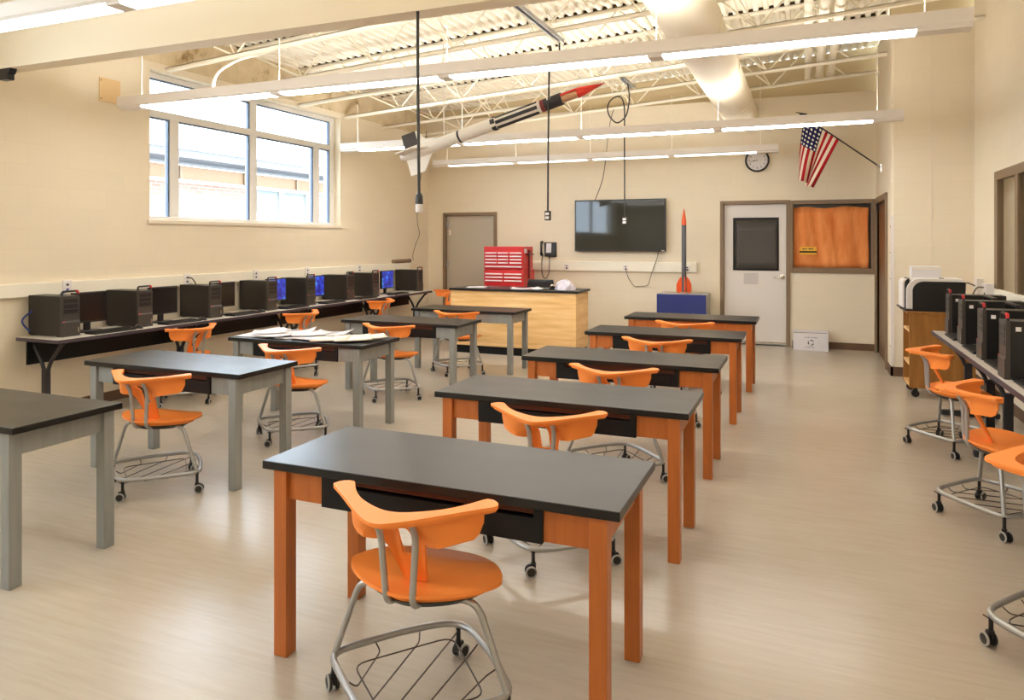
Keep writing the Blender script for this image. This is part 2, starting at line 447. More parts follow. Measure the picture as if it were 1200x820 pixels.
w5 = bpy.data.objects.new('window_4', None); COL.objects.link(w5); struct(w5, 'second pale framed window of the left wall, beside the camera')
for y in (NW[0], 0.11, NW[1]-0.08): MB().box(FX0, FX1, y, y+0.08, WZ0, WZ1).build('mullion', 'alu', w5)
for z in (WZ0, 2.94, WZ1-0.06): MB().box(FX0, FX1, NW[0], NW[1], z, z+0.06).build('frame_rail', 'alu', w5)

# outside: neighbouring building
bx = thing('neighbouring_building', 'sunlit brick building with flat canopies seen through the window', 'building', (-20, 17, 0))
def bpart(name, mm, *b): return MB().box(*b).build(name, mm, bx)
bpart('brick_wall', 'extbrick', -0.4, 0, -7, 5.0, -0.2, 3.6)
bpart('fascia', 'fascia', -0.5, 0.35, -7, 14, 3.66, 4.15)
bpart('canopy', 'canopy', -1.0, 1.0, -7, 16, 4.35, 4.62)
bpart('canopy_edge', 'extwhite', -1.1, 1.1, -7, 16, 4.62, 4.74)
bpart('eaves_strip', 'extwhite', -0.4, 0.6, -7, 14, 3.6, 3.66)
for i in range(5):
    y = 5.0+i*1.7
    bpart('window_post', 'extwhite', -0.15, 0.02, y, y+0.16, -0.2, 3.6)
    bpart('window_pane', 'extglass', -0.12, -0.08, y+0.16, y+1.7, -0.2, 3.6)
bpart('window_rail', 'extwhite', -0.15, 0.03, 5.0, 13.6, 2.55, 2.68)
for y in (1.2, 4.2, 7.2, 10.2): bpart('downpipe', 'taupe', 0.36, 0.42, y, y+0.08, 3.66, 4.15)
struct(MB().box(-40, XL-0.4, -10, 40, -0.35, -0.2).build('ground', 'ground'))

# ------------------------------------------------------------------ doors
def hung_door(name, label, D, leafmat, framemat, hinge_left=True):
    d = bpy.data.objects.new(name, None); COL.objects.link(d); struct(d, label)
    x0, x1, _, z1 = D; f = 0.045
    MB().box(x0-f, x0+0.01, YB-0.03, YB+0.12, 0, z1+f).build('frame_jamb', framemat, d, bevel=0.004)
    MB().box(x1-0.01, x1+f, YB-0.03, YB+0.12, 0, z1+f).build('frame_jamb', framemat, d, bevel=0.004)
    MB().box(x0+0.01, x1-0.01, YB-0.03, YB+0.12, z1-0.01, z1+f).build('frame_head', framemat, d, bevel=0.004)
    MB().box(x0+0.012, x1-0.012, YB+0.03, YB+0.075, 0.012, z1-0.012).build('leaf', leafmat, d, bevel=0.003)
    return d
d1 = hung_door('door_1', 'plain beige door in taupe frame at left of back wall', D1, 'doorbeige', 'taupe')
for z in (0.4, 1.18, 1.9):
    MB().box(D1[0]+0.004, D1[0]+0.05, YB+0.012, YB+0.034, z-0.05, z+0.05).build('hinge', 'galv', d1)
MB().box(D1[0]+0.06, D1[0]+0.10, YB+0.0, YB+0.032, 1.70, 1.80).build('latch', 'cream', d1)
MB().lathe([(0.026,0),(0.03,0.02),(0.03,0.045),(0.0,0.06)], 14, Matrix.Translation((D1[1]-0.09, YB+0.035, 0.98))@Matrix.Rotation(PI/2,4,'X')).build('knob', 'chrome', d1, smooth=True)
d2 = hung_door('door_2', 'grey door with dark papered glass at right of back wall', D2, 'doorgrey', 'taupe')
gx0, gx1, gz0, gz1 = -1.06, -0.39, 1.14, 1.955
fm = MB()
for b in ((gx0, gx0+.03, gz0, gz1), (gx1-.03, gx1, gz0, gz1), (gx0+.03, gx1-.03, gz0, gz0+.03), (gx0+.03, gx1-.03, gz1-.03, gz1)): fm.box(b[0], b[1], YB+0.018, YB+0.034, b[2], b[3])
fm.build('glazing_frame', 'black', d2, bevel=0.003)
MB().box(gx0+.03, gx1-.03, YB+0.024, YB+0.032, gz0+.03, gz1-.03).build('glass', 'glassdark', d2)
mb = MB().grid(14, 6, lambda u, v: Vector((gx0+.06+u*(gx1-gx0-.09), YB+0.021+0.0025*math.sin(u*17)*math.cos(v*3), gz0+.035+v*(gz1-gz0-.13))))
mb.build('paper_cover', mat('dark_grey_paper', (74, 70, 66), 0.7), d2, smooth=True, solid=0.002)
MB().box(-0.9, -0.69, YB+0.026, YB+0.032, 0.93, 1.1).build('notice', mat('pale_grey_notice', (196, 190, 186), 0.6), d2)
h = MB().lathe([(0.034,0),(0.036,0.012),(0.02,0.016),(0.013,0.05)], 16, Matrix.Translation((-0.34, YB+0.031, 1.05))@Matrix.Rotation(PI/2,4,'X'))
h.tube([(-0.34, YB-0.02, 1.05), (-0.42, YB-0.026, 1.052), (-0.47, YB-0.022, 1.045)], [0.016, 0.013, 0.011], 10)
h.build('handle', 'chrome', d2, smooth=True)
MB().box(D2[0]+0.012, D2[1]-0.012, YB+0.018, YB+0.03, 0.03, 0.055).build('door_sweep', 'chrome', d2)
# papered interior window beside door_2
w3 = bpy.data.objects.new('window_3', None); COL.objects.link(w3); struct(w3, 'taupe framed interior window beside the grey door')
for n_, b in (('frame_jamb', (-0.23, -0.19, 1.12, 2.205)), ('frame_jamb', (0.865, 0.915, 1.12, 2.205)), ('frame_sill', (-0.19, 0.865, 1.12, 1.195)), ('frame_head', (-0.19, 0.865, 2.145, 2.205))):
    MB().box(b[0], b[1], YB-0.03, YB+0.14, b[2], b[3]).build(n_, 'taupe', w3, bevel=0.004)
MB().box(-0.19, 0.865, YB+0.09, YB+0.096, 1.195, 2.145).build('glass', 'glassdark', w3)
pp = MB().grid(40, 10, lambda u, v: Vector((-0.185+u*1.02+0.006*math.sin(v*7)*(u > 0.9), YB+0.05+0.010*math.sin(u*23+v*1.5)+0.008*math.sin(u*9-v*4)+0.004*math.sin(u*51+v*6), 1.197+v*0.90+0.012*math.sin(u*11)*(v > 0.95))))
tag(pp.build('paper_sheet', 'craft', None, smooth=True, solid=0.002), 'wrinkled orange craft paper covering the window beside the grey door', 'paper')
s_ = thing('warning_card', 'small yellow card with black band taped on the orange paper', 'sign', (0.02, YB+0.02, 1.45))
MB().box(-0.115, 0.115, -0.004, 0, -0.06, 0.06).build('card', 'yellow', s_)
MB().box(-0.12, 0.12, -0.006, -0.003, -0.03, -0.005).build('band', 'black', s_)
mb = MB()
for i, wd in enumerate((0.03, 0.02, 0.035, 0.025)): mb.box(-0.075+i*0.04, -0.075+i*0.04+wd, -0.006, -0.003, 0.018, 0.034)
mb.build('lettering', 'ink', s_)
struct(MB().box(XL-0.3, XN+0.3, YB+0.25, YB+0.35, -0.1, 4.0).build('light_stop_back', 'infill'))  # unseen backing added to stop daylight leaking in round the doors
# door in the return wall
d3 = bpy.data.objects.new('door_3', None); COL.objects.link(d3); struct(d3, 'brown doorway in the short return wall')
MB().box(XN-0.03, XN+0.14, 10.0, 10.06, 0, 2.2).build('frame_jamb', 'taupe', d3, bevel=0.004)
MB().box(XN-0.03, XN+0.14, 11.44, 11.52, 0, 2.2).build('frame_jamb', 'taupe', d3, bevel=0.004)
MB().box(XN-0.03, XN+0.14, 10.06, 11.44, 2.12, 2.2).build('frame_head', 'taupe', d3, bevel=0.004)
MB().box(XN+0.02, XN+0.065, 10.07, 11.43, 0.004, 2.11).build('leaf', 'doorwood', d3, bevel=0.003)
MB().box(XN-0.012, XN+0.02, 11.36, 11.43, 2.04, 2.11).build('closer', 'blackplastic', d3)
# window in the right wall
w2 = bpy.data.objects.new('window_2', None); COL.objects.link(w2); struct(w2, 'brown framed interior window in the right wall')
y0, y1, z0, z1 = RW
for n_, b in (('frame_jamb', (y0-.05, y0+.03, z0-.05, z1+.05)), ('frame_jamb', (y1-.07, y1+.05, z0-.05, z1+.05)), ('frame_sill', (y0+.03, y1-.07, z0-.05, z0+.03)), ('frame_head', (y0+.03, y1-.07, z1-.04, z1+.05)), ('mullion', (7.66, 7.76, z0+.03, z1-.04))):
    MB().box(XR-0.025, XR+0.035, b[0], b[1], b[2], b[3]).build(n_, 'taupe', w2, bevel=0.004)
MB().box(XR+0.005, XR+0.011, y0+.03, 7.66, z0+.03, z1-.04).build('glass', 'glass', w2)
MB().box(XR+0.005, XR+0.011, 7.76, y1-.07, z0+.03, z1-.04).build('glass', 'glass', w2)
struct(MB().box(1.340, 1.354, YP-0.004, YP, 0.11, 4.18).build('trim_1', 'sill'), 'vertical joint line on the cream pier')
struct(MB().box(D2[0], D2[1], YB+0.012, YB+0.09, 0, 0.010).build('door_gap_shade', 'black'))  # black strip standing for the shade in the gap under the door
cl = thing('corridor_fill_light', 'unseen ceiling light added to brighten the corridor behind the right window', 'ceiling light', (2.6, 8.0, 3.12))  # lamp added out of view so the corridor looks bright through the glass
MB().box(-0.16, 0.16, -0.65, 0.65, 0.04, 0.08).build('housing', 'fixture', cl)
MB().box(-0.14, 0.14, -0.62, 0.62, 0.02, 0.04).build('diffuser', 'lamp', cl)
# corner guard on the pier
cg = thing('corner_guard', 'white plastic corner guard screwed to the edge of the pier', 'corner guard', (XN, YP, 0))
MB().box(-0.006, 0.03, -0.006, 0.0, 0.13, 1.9).box(-0.006, 0, 0, 0.06, 0.13, 1.9).build('guard', 'white', cg)
for z in (0.35, 1.15, 1.46, 1.77): MB().lathe([(0.009,0),(0.009,0.003),(0,0.004)], 10, Matrix.Translation((-0.006, 0.025, z))@Matrix.Rotation(-PI/2,4,'Y')).build('screw', 'cord', cg)

# ------------------------------------------------------------------ roof joists
JY = [2.72, 4.75, 5.80, 6.87, 8.0, 9.05, 10.1, 11.1]
jl = ['cream open-web roof joist nearest the camera, in front of the deep girder', 'cream open-web roof joist hidden just behind the deep girder',
      'first open-web roof joist showing beyond the girder, above the near end of the window', 'second open-web roof joist beyond the girder, above the middle of the window',
      'open-web roof joist crossing above the far end of the window', 'open-web roof joist above the tail of the hanging rocket',
      'open-web roof joist second nearest the back wall, crossing the pipes', 'last open-web roof joist, closest to the back wall']
def make_joist(y, label):
    xr = XR if y < YP else XN
    t = thing('roof_joist', label, 'roof joist', (XL, y, 3.43), 0, 'open-web joists under the roof deck')
    L = xr-XL; s = 0.066
    top = lambda x: 0.50+s*x; bot = lambda x: 0.02+s*x
    for z_, nm in ((top, 'top_chord'), (bot, 'bottom_chord')):
        mb = MB()
        for dy in (-0.026, 0.010):
            x0 = 0.0
            mb.frustum([(x0,dy,z_(x0)-0.02),(L,dy,z_(L)-0.02),(L,dy+0.016,z_(L)-0.02),(x0,dy+0.016,z_(x0)-0.02)],[(x0,dy,z_(x0)+0.02),(L,dy,z_(L)+0.02),(L,dy+0.016,z_(L)+0.02),(x0,dy+0.016,z_(x0)+0.02)])
            q = -0.026 if dy < 0 else 0.0
            mb.frustum([(x0,q,z_(x0)+0.012),(L,q,z_(L)+0.012),(L,q+0.026,z_(L)+0.012),(x0,q+0.026,z_(x0)+0.012)],[(x0,q,z_(x0)+0.02),(L,q,z_(L)+0.02),(L,q+0.026,z_(L)+0.02),(x0,q+0.026,z_(x0)+0.02)])
        mb.build(nm, 'steel', t)
    mb = MB(); pts = [(0.02, 0, top(0.02))]
    x = 0.95
    while x < L-0.3:
        pts.append((x, 0, bot(x)))
        if x+0.5 < L: pts.append((x+0.5, 0, top(x+0.5)))
        x += 1.0
    for a, b in zip(pts, pts[1:]): mb.tube([a, b], 0.0105, 6)
    for i in range(1, len(pts)-2, 2):   # secondary verticals
        x = pts[i][0]-0.42
        mb.tube([(pts[i][0],0,pts[i][2]), (max(0.2, x+0.16), 0, top(max(0.2, x+0.16)))], 0.008, 6)
    mb.build('web', 'steel', t)
    return t
for y, l_ in zip(JY, jl): make_joist(y, l_)
# bridging angles between joists
for i, (x, l_) in enumerate(((-4.9, 'thin diagonal bridging rod under the deck near the window'), (-2.6, 'thin bridging rod under the deck above the hanging rocket'))):
    mb = MB()
    zt, zb = deckz(x)-0.06, 3.47+0.066*(x+6.43)
    ys = [5.8, 6.87, 8.0, 9.05, 10.1, 11.1]
    for a, b in zip(ys, ys[1:]):
        mb.tube([(x, a, zb), (x, b, zt)], 0.008, 6); mb.tube([(x+0.03, a, zt), (x+0.03, b, zb)], 0.008, 6)
    tag(mb.build('bridging_rod', 'steel'), l_, 'bridging')

# round duct
dt = thing('air_duct', 'large round cream air duct running to the back wall under the roof', 'duct', (-0.94, 0, 3.54))
mb = MB(); mb.tube([(0, 4.0, 0), (0, YB+0.02, 0)], 0.25, 40, caps=True); mb.build('duct_body', 'duct', dt, smooth=True)
for y in (4.8, 6.55, 8.35, 10.15): MB().tube([(0, y-0.03, 0), (0, y+0.03, 0)], 0.256, 40).build('seam_band', 'duct', dt, smooth=True)
# small pipes along the room
for x, z, r, y0, y1, l_ in ((0.02, 3.98, 0.045, YF, 11.45, 'leftmost cream roof pipe of the three side by side right of the duct'), (0.17, 4.0, 0.05, YF, 11.40, 'middle cream roof pipe of the three side by side right of the duct'),
                            (0.32, 4.01, 0.05, YF, 11.40, 'rightmost cream roof pipe of the three side by side, nearest the right wall'), (-0.42, 3.96, 0.04, YF, 7.3, 'short cream roof pipe close beside the round duct'),
                            (0.86, 4.1, 0.06, YF, 7.45, 'cream pipe stub with open end near the top right corner')):
    pt = thing('roof_pipe', l_, 'pipe', (x, 0, z), 0, 'pipes under the roof deck')
    MB().tube([(0, y0+0.05, 0), (0, y1, 0)], r, 16).build('pipe', 'steel', pt, smooth=True)
    MB().tube([(0, y1-0.12, 0), (0, y1-0.02, 0)], r*1.15, 16).build('coupling', 'steel', pt, smooth=True)

# ------------------------------------------------------------------ linear pendant lights
FZ = 2.85
def lamp_mat(k):
    a = M['lamp'].copy(); a.node_tree.nodes['Principled BSDF'].inputs['Emission Strength'].default_value = 13.0*k
    b = M['uplamp'].copy(); b.node_tree.nodes['Principled BSDF'].inputs['Emission Strength'].default_value = 46.0 if k > 1.2 else 14.0
    return a, b
def make_light(y, x0, x1, nseg, label, power=1.0):
    lm, um = lamp_mat(power)
    t = thing('pendant_light', label, 'ceiling light', ((x0+x1)/2, y, FZ), 0, 'long pendant lights')
    L = (x1-x0)/2; e = 0.24
    MB().prism([(-0.062,0.014),(-0.075,0.03),(-0.075,0.11),(-0.068,0.11),(-0.055,0.085),(0.055,0.085),(0.068,0.11),(0.075,0.11),(0.075,0.03),(0.062,0.014)], -L, L, Matrix(((0,0,1,0),(1,0,0,0),(0,1,0,0),(0,0,0,1)))).build('housing', 'fixture', t)
    s = (2*L-2*e)/nseg; gp = 0.05
    for i in range(nseg):
        a, b = -L+e+i*s, -L+e+(i+1)*s
        MB().prism([(-0.058,0.020),(-0.054,0.0),(0.054,0.0),(0.058,0.020)], a+gp, b-gp, Matrix(((0,0,1,0),(1,0,0,0),(0,1,0,0),(0,0,0,1)))).build('lamp_lens', lm, t)
        if i: MB().box(a-gp, a+gp, -0.059, 0.059, -0.001, 0.02).build('joiner', 'fixture', t)
        MB().box(a+gp, b-gp, -0.05, 0.05, 0.085, 0.09).build('uplight_lens', um, t)
    MB().box(-L, -L+e+gp, -0.059, 0.059, -0.001, 0.02).build('end_cap', 'fixture', t)
    MB().box(L-e-gp, L, -0.059, 0.059, -0.001, 0.02).build('end_cap', 'fixture', t)
    for i in range(nseg+1):
        xx = -L+e+i*s
        zt = 3.46+0.066*((x0+x1)/2+xx+6.43)-FZ
        if abs((x0+x1)/2+xx+0.94) < 0.27: zt = 3.30-FZ+0.25*(1-math.cos(math.asin(min(1, abs((x0+x1)/2+xx+0.94)/0.25))))
        MB().tube([(xx, 0, 0.085), (xx, 0, zt)], 0.004, 6).build('hanger', 'whitecord', t)
    return t
make_light(-1.6, -6.05, 0.9, 4, 'unseen long pendant light added behind the camera for fill, farthest forward', 1.0)  # added out of view to light the near part of the room
make_light(0.55, -6.05, 0.9, 4, 'unseen long pendant light added for fill just overhead of the camera', 1.0)  # likewise added, unseen, for more light around the camera
make_light(2.77, -5.25, 1.68, 4, 'long pendant light in the top left corner, nearest the camera', 1.0)
make_light(4.95, -6.05, 0.90, 4, 'longest looking pendant light crossing the whole room in front of the window', 2.1)
make_light(8.46, -6.04, 0.93, 4, 'third pendant light, passing behind the hanging rocket and above the flag', 3.4)
make_light(10.81, -5.86, -0.37, 4, 'pendant light nearest the back wall, overlapping the clock', 0.32)
# flexible feed to the long light
tag(MB().tube(smoothpath([(-4.86, 5.75, 3.52), (-4.83, 5.5, 3.40), (-4.85, 5.2, 3.28), (-4.92, 5.0, 3.12), (-4.94, 4.95, 2.955)], 6), 0.012, 8).build('power_feed', 'whitecord', None, smooth=True), 'curved white flexible conduit feeding the long light near the window', 'conduit')

# ------------------------------------------------------------------ science tables
def make_table(label, wood, box, loc, group, name='science_table'):
    t = thing(name, label, 'table', loc, 0, group)
    W, D, H = 0.705, 0.565, 0.75
    MB().box(-W, W, 0, D, H-0.032, H).build('tabletop', 'epoxy', t, bevel=0.003)
    for x in (-W+0.045, W-0.105):
        for y in (0.012, D-0.072):
            MB().box(x, x+0.06, y, y+0.06, 0, H-0.032).build('leg', wood, t, bevel=0.003)
    z0, z1 = H-0.145, H-0.032
    xi = W-0.105
    for s in (-1, 1):
        x = s*(W-0.075)
        MB().box(x-0.011, x+0.011, 0.072, D-0.072, z0, z1).build('side_apron', wood, t, bevel=0.002)
    MB().box(-xi, xi, D-0.055, D-0.033, z0, z1).build('rear_apron', wood, t)
    if box:
        MB().box(-xi, -0.44, 0.03, 0.052, z0, z1).build('front_apron', wood, t, bevel=0.002)
        MB().box(0.44, xi, 0.03, 0.052, z0, z1).build('front_apron', wood, t, bevel=0.002)
        b = MB().box(-0.44, 0.44, 0.018, 0.034, z0-0.004, z1-0.036).box(-0.44, -0.37, 0.018, 0.034, z1-0.036, z1).box(0.41, 0.44, 0.018, 0.034, z1-0.036, z1).box(-0.44, -0.425, 0.034, 0.40, z0, z1).box(0.425, 0.44, 0.034, 0.40, z0, z1).box(-0.425, 0.425, 0.034, 0.40, z0, z0+0.012)
        b.build('book_box', 'black', t)
        MB().box(-0.425, 0.425, 0.385, 0.40, z0+0.012, z1).build('book_box_back', 'inner', t)
        MB().box(-0.425, 0.425, 0.055, 0.068, z1-0.036, z1).build('book_box_rail', 'inner', t)
    else:
        MB().box(-xi, xi, 0.03, 0.052, z0, z1).build('front_apron', wood, t, bevel=0.002)
    return t
OG, GG = 'orange legged science tables', 'grey legged science tables'
make_table('orange legged black topped table nearest the camera', 'orange_wood', 1, (-1.245, 2.205, 0), OG)
make_table('second orange legged table from the camera, behind the nearest one', 'orange_wood', 1, (-1.24, 3.585, 0), OG)
make_table('middle one of the five orange legged tables', 'orange_wood', 1, (-1.245, 4.935, 0), OG)
make_table('fourth orange legged table from the camera, second nearest the grey door', 'orange_wood', 1, (-1.225, 6.50, 0), OG)
make_table('farthest orange legged table, in front of the blue box with the rocket', 'orange_wood', 0, (-1.195, 7.955, 0), OG)
make_table('grey legged table cut by the left edge, nearest the camera', 'grey_wood', 0, (-4.03, 2.15, 0), GG)
make_table('grey legged table with bluish window glare on its top', 'grey_wood', 1, (-4.03, 3.555, 0), GG)
make_table('grey legged table covered with loose white papers', 'grey_wood', 1, (-4.02, 4.91, 0), GG)
make_table('grey legged table behind the one with the papers', 'grey_wood', 1, (-3.95, 6.475, 0), GG)
make_table('farthest grey legged table, right in front of the wooden teacher desk', 'grey_wood', 0, (-3.905, 7.885, 0), GG)

# ------------------------------------------------------------------ rolling chairs
def make_chair(label, loc, rz, group):
    t = thing('rolling_chair', label, 'chair', loc, rz, group)
    # seat: wide pointed-oval shell
    a, bf, bb_, n = 0.285, 0.25, 0.19, 1.58
    def outline(th, k=1.0):
        c, s = math.cos(th), math.sin(th)
        x = a*k*math.copysign(abs(c)**(2/n), c); b = bf if s >= 0 else bb_
        return x, b*k*math.copysign(abs(s)**(2/n), s)
    YO = 0.055
    def sz(x, y, r): return 0.448+0.016*r*r*(abs(x)/a)**1.2-0.022*max(0, y/bf)**3+0.012*max(0, -y/bb_)**2
    mb = MB(); NS, NR = 44, 8
    top = []
    for j in range(1, NR+1):
        r = j/NR
        top.append([(lambda p: (p[0], p[1]+YO, sz(p[0], p[1], r)))(outline(2*PI*i/NS, r)) for i in range(NS)])
    edge = [(x, y, z-0.012) for x, y, z in top[-1]]
    lip = [(x*0.90, YO+(y-YO)*0.90, z-0.016) for x, y, z in top[-1]]
    lip2 = [(x*0.82, YO+(y-YO)*0.82, z-0.040) for x, y, z in top[-1]]
    rings = [[mb.bm.verts.new(p) for p in ring] for ring in top+[edge, lip, lip2]]
    c0 = mb.bm.verts.new((0, YO, sz(0, 0, 0)))
    for i in range(NS): mb.bm.faces.new((c0, rings[0][i], rings[0][(i+1)%NS]))
    for A, B in zip(rings, rings[1:]):
        for i in range(NS): mb.bm.faces.new((A[i], B[i], B[(i+1)%NS], A[(i+1)%NS]))
    mb.bm.faces.new(rings[-1])
    mb.build('seat', 'chair', t, smooth=True)
    # black pan under the seat
    mb = MB(); r1 = [outline(2*PI*i/NS, 0.80) for i in range(NS)]; r2 = [outline(2*PI*i/NS, 0.66) for i in range(NS)]
    A = [mb.bm.verts.new((x, y+YO-0.01, 0.424)) for x, y in r1]; B = [mb.bm.verts.new((x, y+YO-0.01, 0.398)) for x, y in r2]
    for i in range(NS): mb.bm.faces.new((A[i], B[i], B[(i+1)%NS], A[(i+1)%NS]))
    mb.bm.faces.new(A); mb.bm.faces.new(list(reversed(B)))
    mb.build('seat_pan', 'blackplastic', t, smooth=True)
    # backrest: flat top rail, wing panel and central stem with a hole
    oc_ = [(0.322,-0.03),(0.24,-0.097),(0.16,-0.168),(0.08,-0.238),(0.028,-0.272),(0,-0.278)]
    ic_ = [(0.258,0.022),(0.205,-0.055),(0.15,-0.110),(0.085,-0.150),(0.035,-0.170),(0,-0.174)]
    def mirror(c): return smoothpath([(x, y, 0) for x, y in c]+[(-x, y, 0) for x, y in reversed(c[:-1])], 12)
    dO, dI = mirror(oc_), mirror(ic_)
    def on(d, u):
        q = (1-u)/2*(len(d)-1); i = min(int(q), len(d)-2); return d[i].lerp(d[i+1], q-i)
    mb = MB(); us = [-1+2*i/60 for i in range(61)]; rings = []
    for u in us:
        au = abs(u); A_, B_ = on(dO, u), on(dI, u)
        if au > 0.94:
            k_ = 0.30*((au-0.94)/0.06)**2; A_, B_ = A_.lerp(B_, k_), B_.lerp(A_, k_*0.8)
        z = 0.742+0.010*au**2
        sec = [(0, z), (0.5, z+0.0015), (1, z), (1.0, z-0.012), (0.97, z-0.027), (0.86, z-0.030), (0.24, z-0.026), (0.20, z-0.014), (0, z-0.011)]
        rings.append([mb.bm.verts.new((A_.x+(B_.x-A_.x)*d, A_.y+(B_.y-A_.y)*d, zz)) for d, zz in sec])
    n9 = len(rings[0])
    for A, B in zip(rings, rings[1:]):
        for k in range(n9): mb.bm.faces.new((A[k], A[(k+1)%n9], B[(k+1)%n9], B[k]))
    mb.bm.faces.new(rings[0]); mb.bm.faces.new(list(reversed(rings[-1])))
    half = [0, .06, .11, .15, .19, .23, .26, .29, .33, .38, .45, .55, .65, .74, .80, .85, .89, .92]
    uu = [-x for x in reversed(half[1:])]+half
    def ss(x): x = max(0, min(1, x)); return x*x*(3-2*x)
    def zl(u):
        au = abs(u)
        return 0.452+0.165*ss((au-0.24)/0.13)+0.015*ss((au-0.40)/0.4)+0.055*ss((au-0.85)/0.08)**2
    zt = 0.728; NRW = 13
    def pt(i, j, off):
        u = uu[i]; z0 = zl(u); z = z0+(zt-z0)*j/NRW; au = abs(u)
        A_, B_ = on(dO, u), on(dI, u)
        nn = (B_-A_).normalized().lerp(Vector((0, 1, 0)), 1-ss((au-0.25)/0.4)).normalized()
        p = B_-nn*0.020
        h_ = zt-z; c_ = 1-ss((au-0.22)/0.4)
        d = off+c_*(0.078*ss(h_/0.085)+0.42*max(0, h_-0.03))+(1-c_)*0.10*h_
        return Vector((p.x*(1-0.10*(zt-z)/0.28 if au < 0.3 else 1)+nn.x*d, p.y+nn.y*d, z))
    cols = len(uu); ci = len(half)-1
    hole = lambda i, j: (abs(uu[i]) < 0.151 and abs(uu[i+1]) < 0.151) and 5 <= j <= 10
    V = [[[mb.bm.verts.new(pt(i, j, off)) for j in range(NRW+1)] for i in range(cols)] for off in (0.0, 0.012)]
    def face(*v):
        try: mb.bm.faces.new(v)
        except ValueError: pass
    for i in range(cols-1):
        for j in range(NRW):
            if hole(i, j): continue
            face(V[0][i][j], V[0][i+1][j], V[0][i+1][j+1], V[0][i][j+1]); face(V[1][i][j], V[1][i][j+1], V[1][i+1][j+1], V[1][i+1][j])
            for (a0, b0, cond) in (((i, j), (i+1, j), j == 0 or hole(i, j-1)), ((i, j+1), (i+1, j+1), j == NRW-1 or hole(i, j+1)),
                                   ((i, j), (i, j+1), i == 0 or hole(i-1, j)), ((i+1, j), (i+1, j+1), i == cols-2 or hole(i+1, j))):
                if cond: face(V[0][a0[0]][a0[1]], V[0][b0[0]][b0[1]], V[1][b0[0]][b0[1]], V[1][a0[0]][a0[1]])
    mb.build('backrest', 'chair', t, smooth=True)
    for s in (-1, 1):
        pth = fillet([(s*0.068,-0.178,0.722), (s*0.065,-0.130,0.655), (s*0.046,-0.122,0.412), (s*0.046,0.03,0.405)], [0, 0.06, 0.05, 0], 6)
        MB().tube(pth, 0.0115, 10).build('back_support', 'tube', t, smooth=True)
        pth = fillet([(s*0.10,0,0.408), (s*0.222,0,0.412), (s*0.327,0,0.135)], [0, 0.05, 0], 6)
        MB().tube(pth, 0.0115, 10).build('leg', 'tube', t, smooth=True)
    loop = fillet([(0.35,0,0.13), (0.195,0.195,0.13), (0,0.375,0.13), (-0.195,0.195,0.13), (-0.35,0,0.13), (-0.185,-0.145,0.13), (0,-0.292,0.13), (0.185,-0.145,0.13)], [0.07,0.05,0.13,0.05,0.07,0.05,0.13,0.05], 5, True)
    MB().tube(loop, 0.0125, 10, True).build('base_frame', 'tube', t, smooth=True)
    # wire basket slung inside the base frame
    mb = MB(); k = 0.80
    inner = fillet([(0.25,0,0.108), (0,0.285,0.108), (-0.25,0,0.108), (0,-0.215,0.108)], [0.05, 0.06, 0.05, 0.06], 4, True)
    mb.tube(inner, 0.0028, 6, True)
    def hang(a, b): mb.tube(fillet([(a[0]*1.0, a[1]*1.0, 0.122), (a[0]*0.88, a[1]*0.88, 0.103), (b[0]*0.88, b[1]*0.88, 0.103), (b[0], b[1], 0.122)], 0.03, 3), 0.0028, 6)
    for x in (-0.22, -0.11, 0.0, 0.11, 0.22): hang((x*1.08, 0.365*(1-abs(x)/0.34)), (x*0.9, -0.285*(1-abs(x)/0.36)))
    mb.build('wire_basket', 'wire', t, smooth=True)
    for cx, cy, an in ((0.331, 0, 0.5), (-0.331, 0, 2.4), (0, 0.338, 1.2), (0, -0.258, 3.6)):
        mx = Matrix.Translation((cx, cy, 0)) @ Matrix.Rotation(an, 4, 'Z')
        c = MB().lathe([(0.009,0.056),(0.009,0.128),(0.0,0.13)], 10, mx)
        c.lathe([(0.013,0.052),(0.013,0.066)], 10, mx)
        c.box(-0.012, 0.024, -0.0045, 0.0045, 0.024, 0.058, mx)
        co = c.build('caster', 'blackplastic', t, smooth=True)
        for sd in (-1, 1):
            wm = mx @ Matrix.Translation((0.012, sd*0.0145, 0.027)) @ Matrix.Rotation(PI/2, 4, 'X')
            MB().lathe([(0.0,-0.009),(0.018,-0.009),(0.025,-0.006),(0.027,0.0),(0.025,0.006),(0.018,0.009),(0.0,0.009)], 18, wm).build('wheel', 'cord', co, smooth=True)
            MB().lathe([(0.0205,-sd*0.0086),(0.0265,-sd*0.0058),(0.0278,-sd*0.003)], 18, wm, caps=False).build('wheel_rim', 'greyplastic', co, smooth=True, solid=0.0012)
    return t
CG = 'orange rolling chairs'
ch = make_chair('orange rolling chair at the nearest orange legged table', (-1.225, 2.135, 0), math.radians(2), CG)
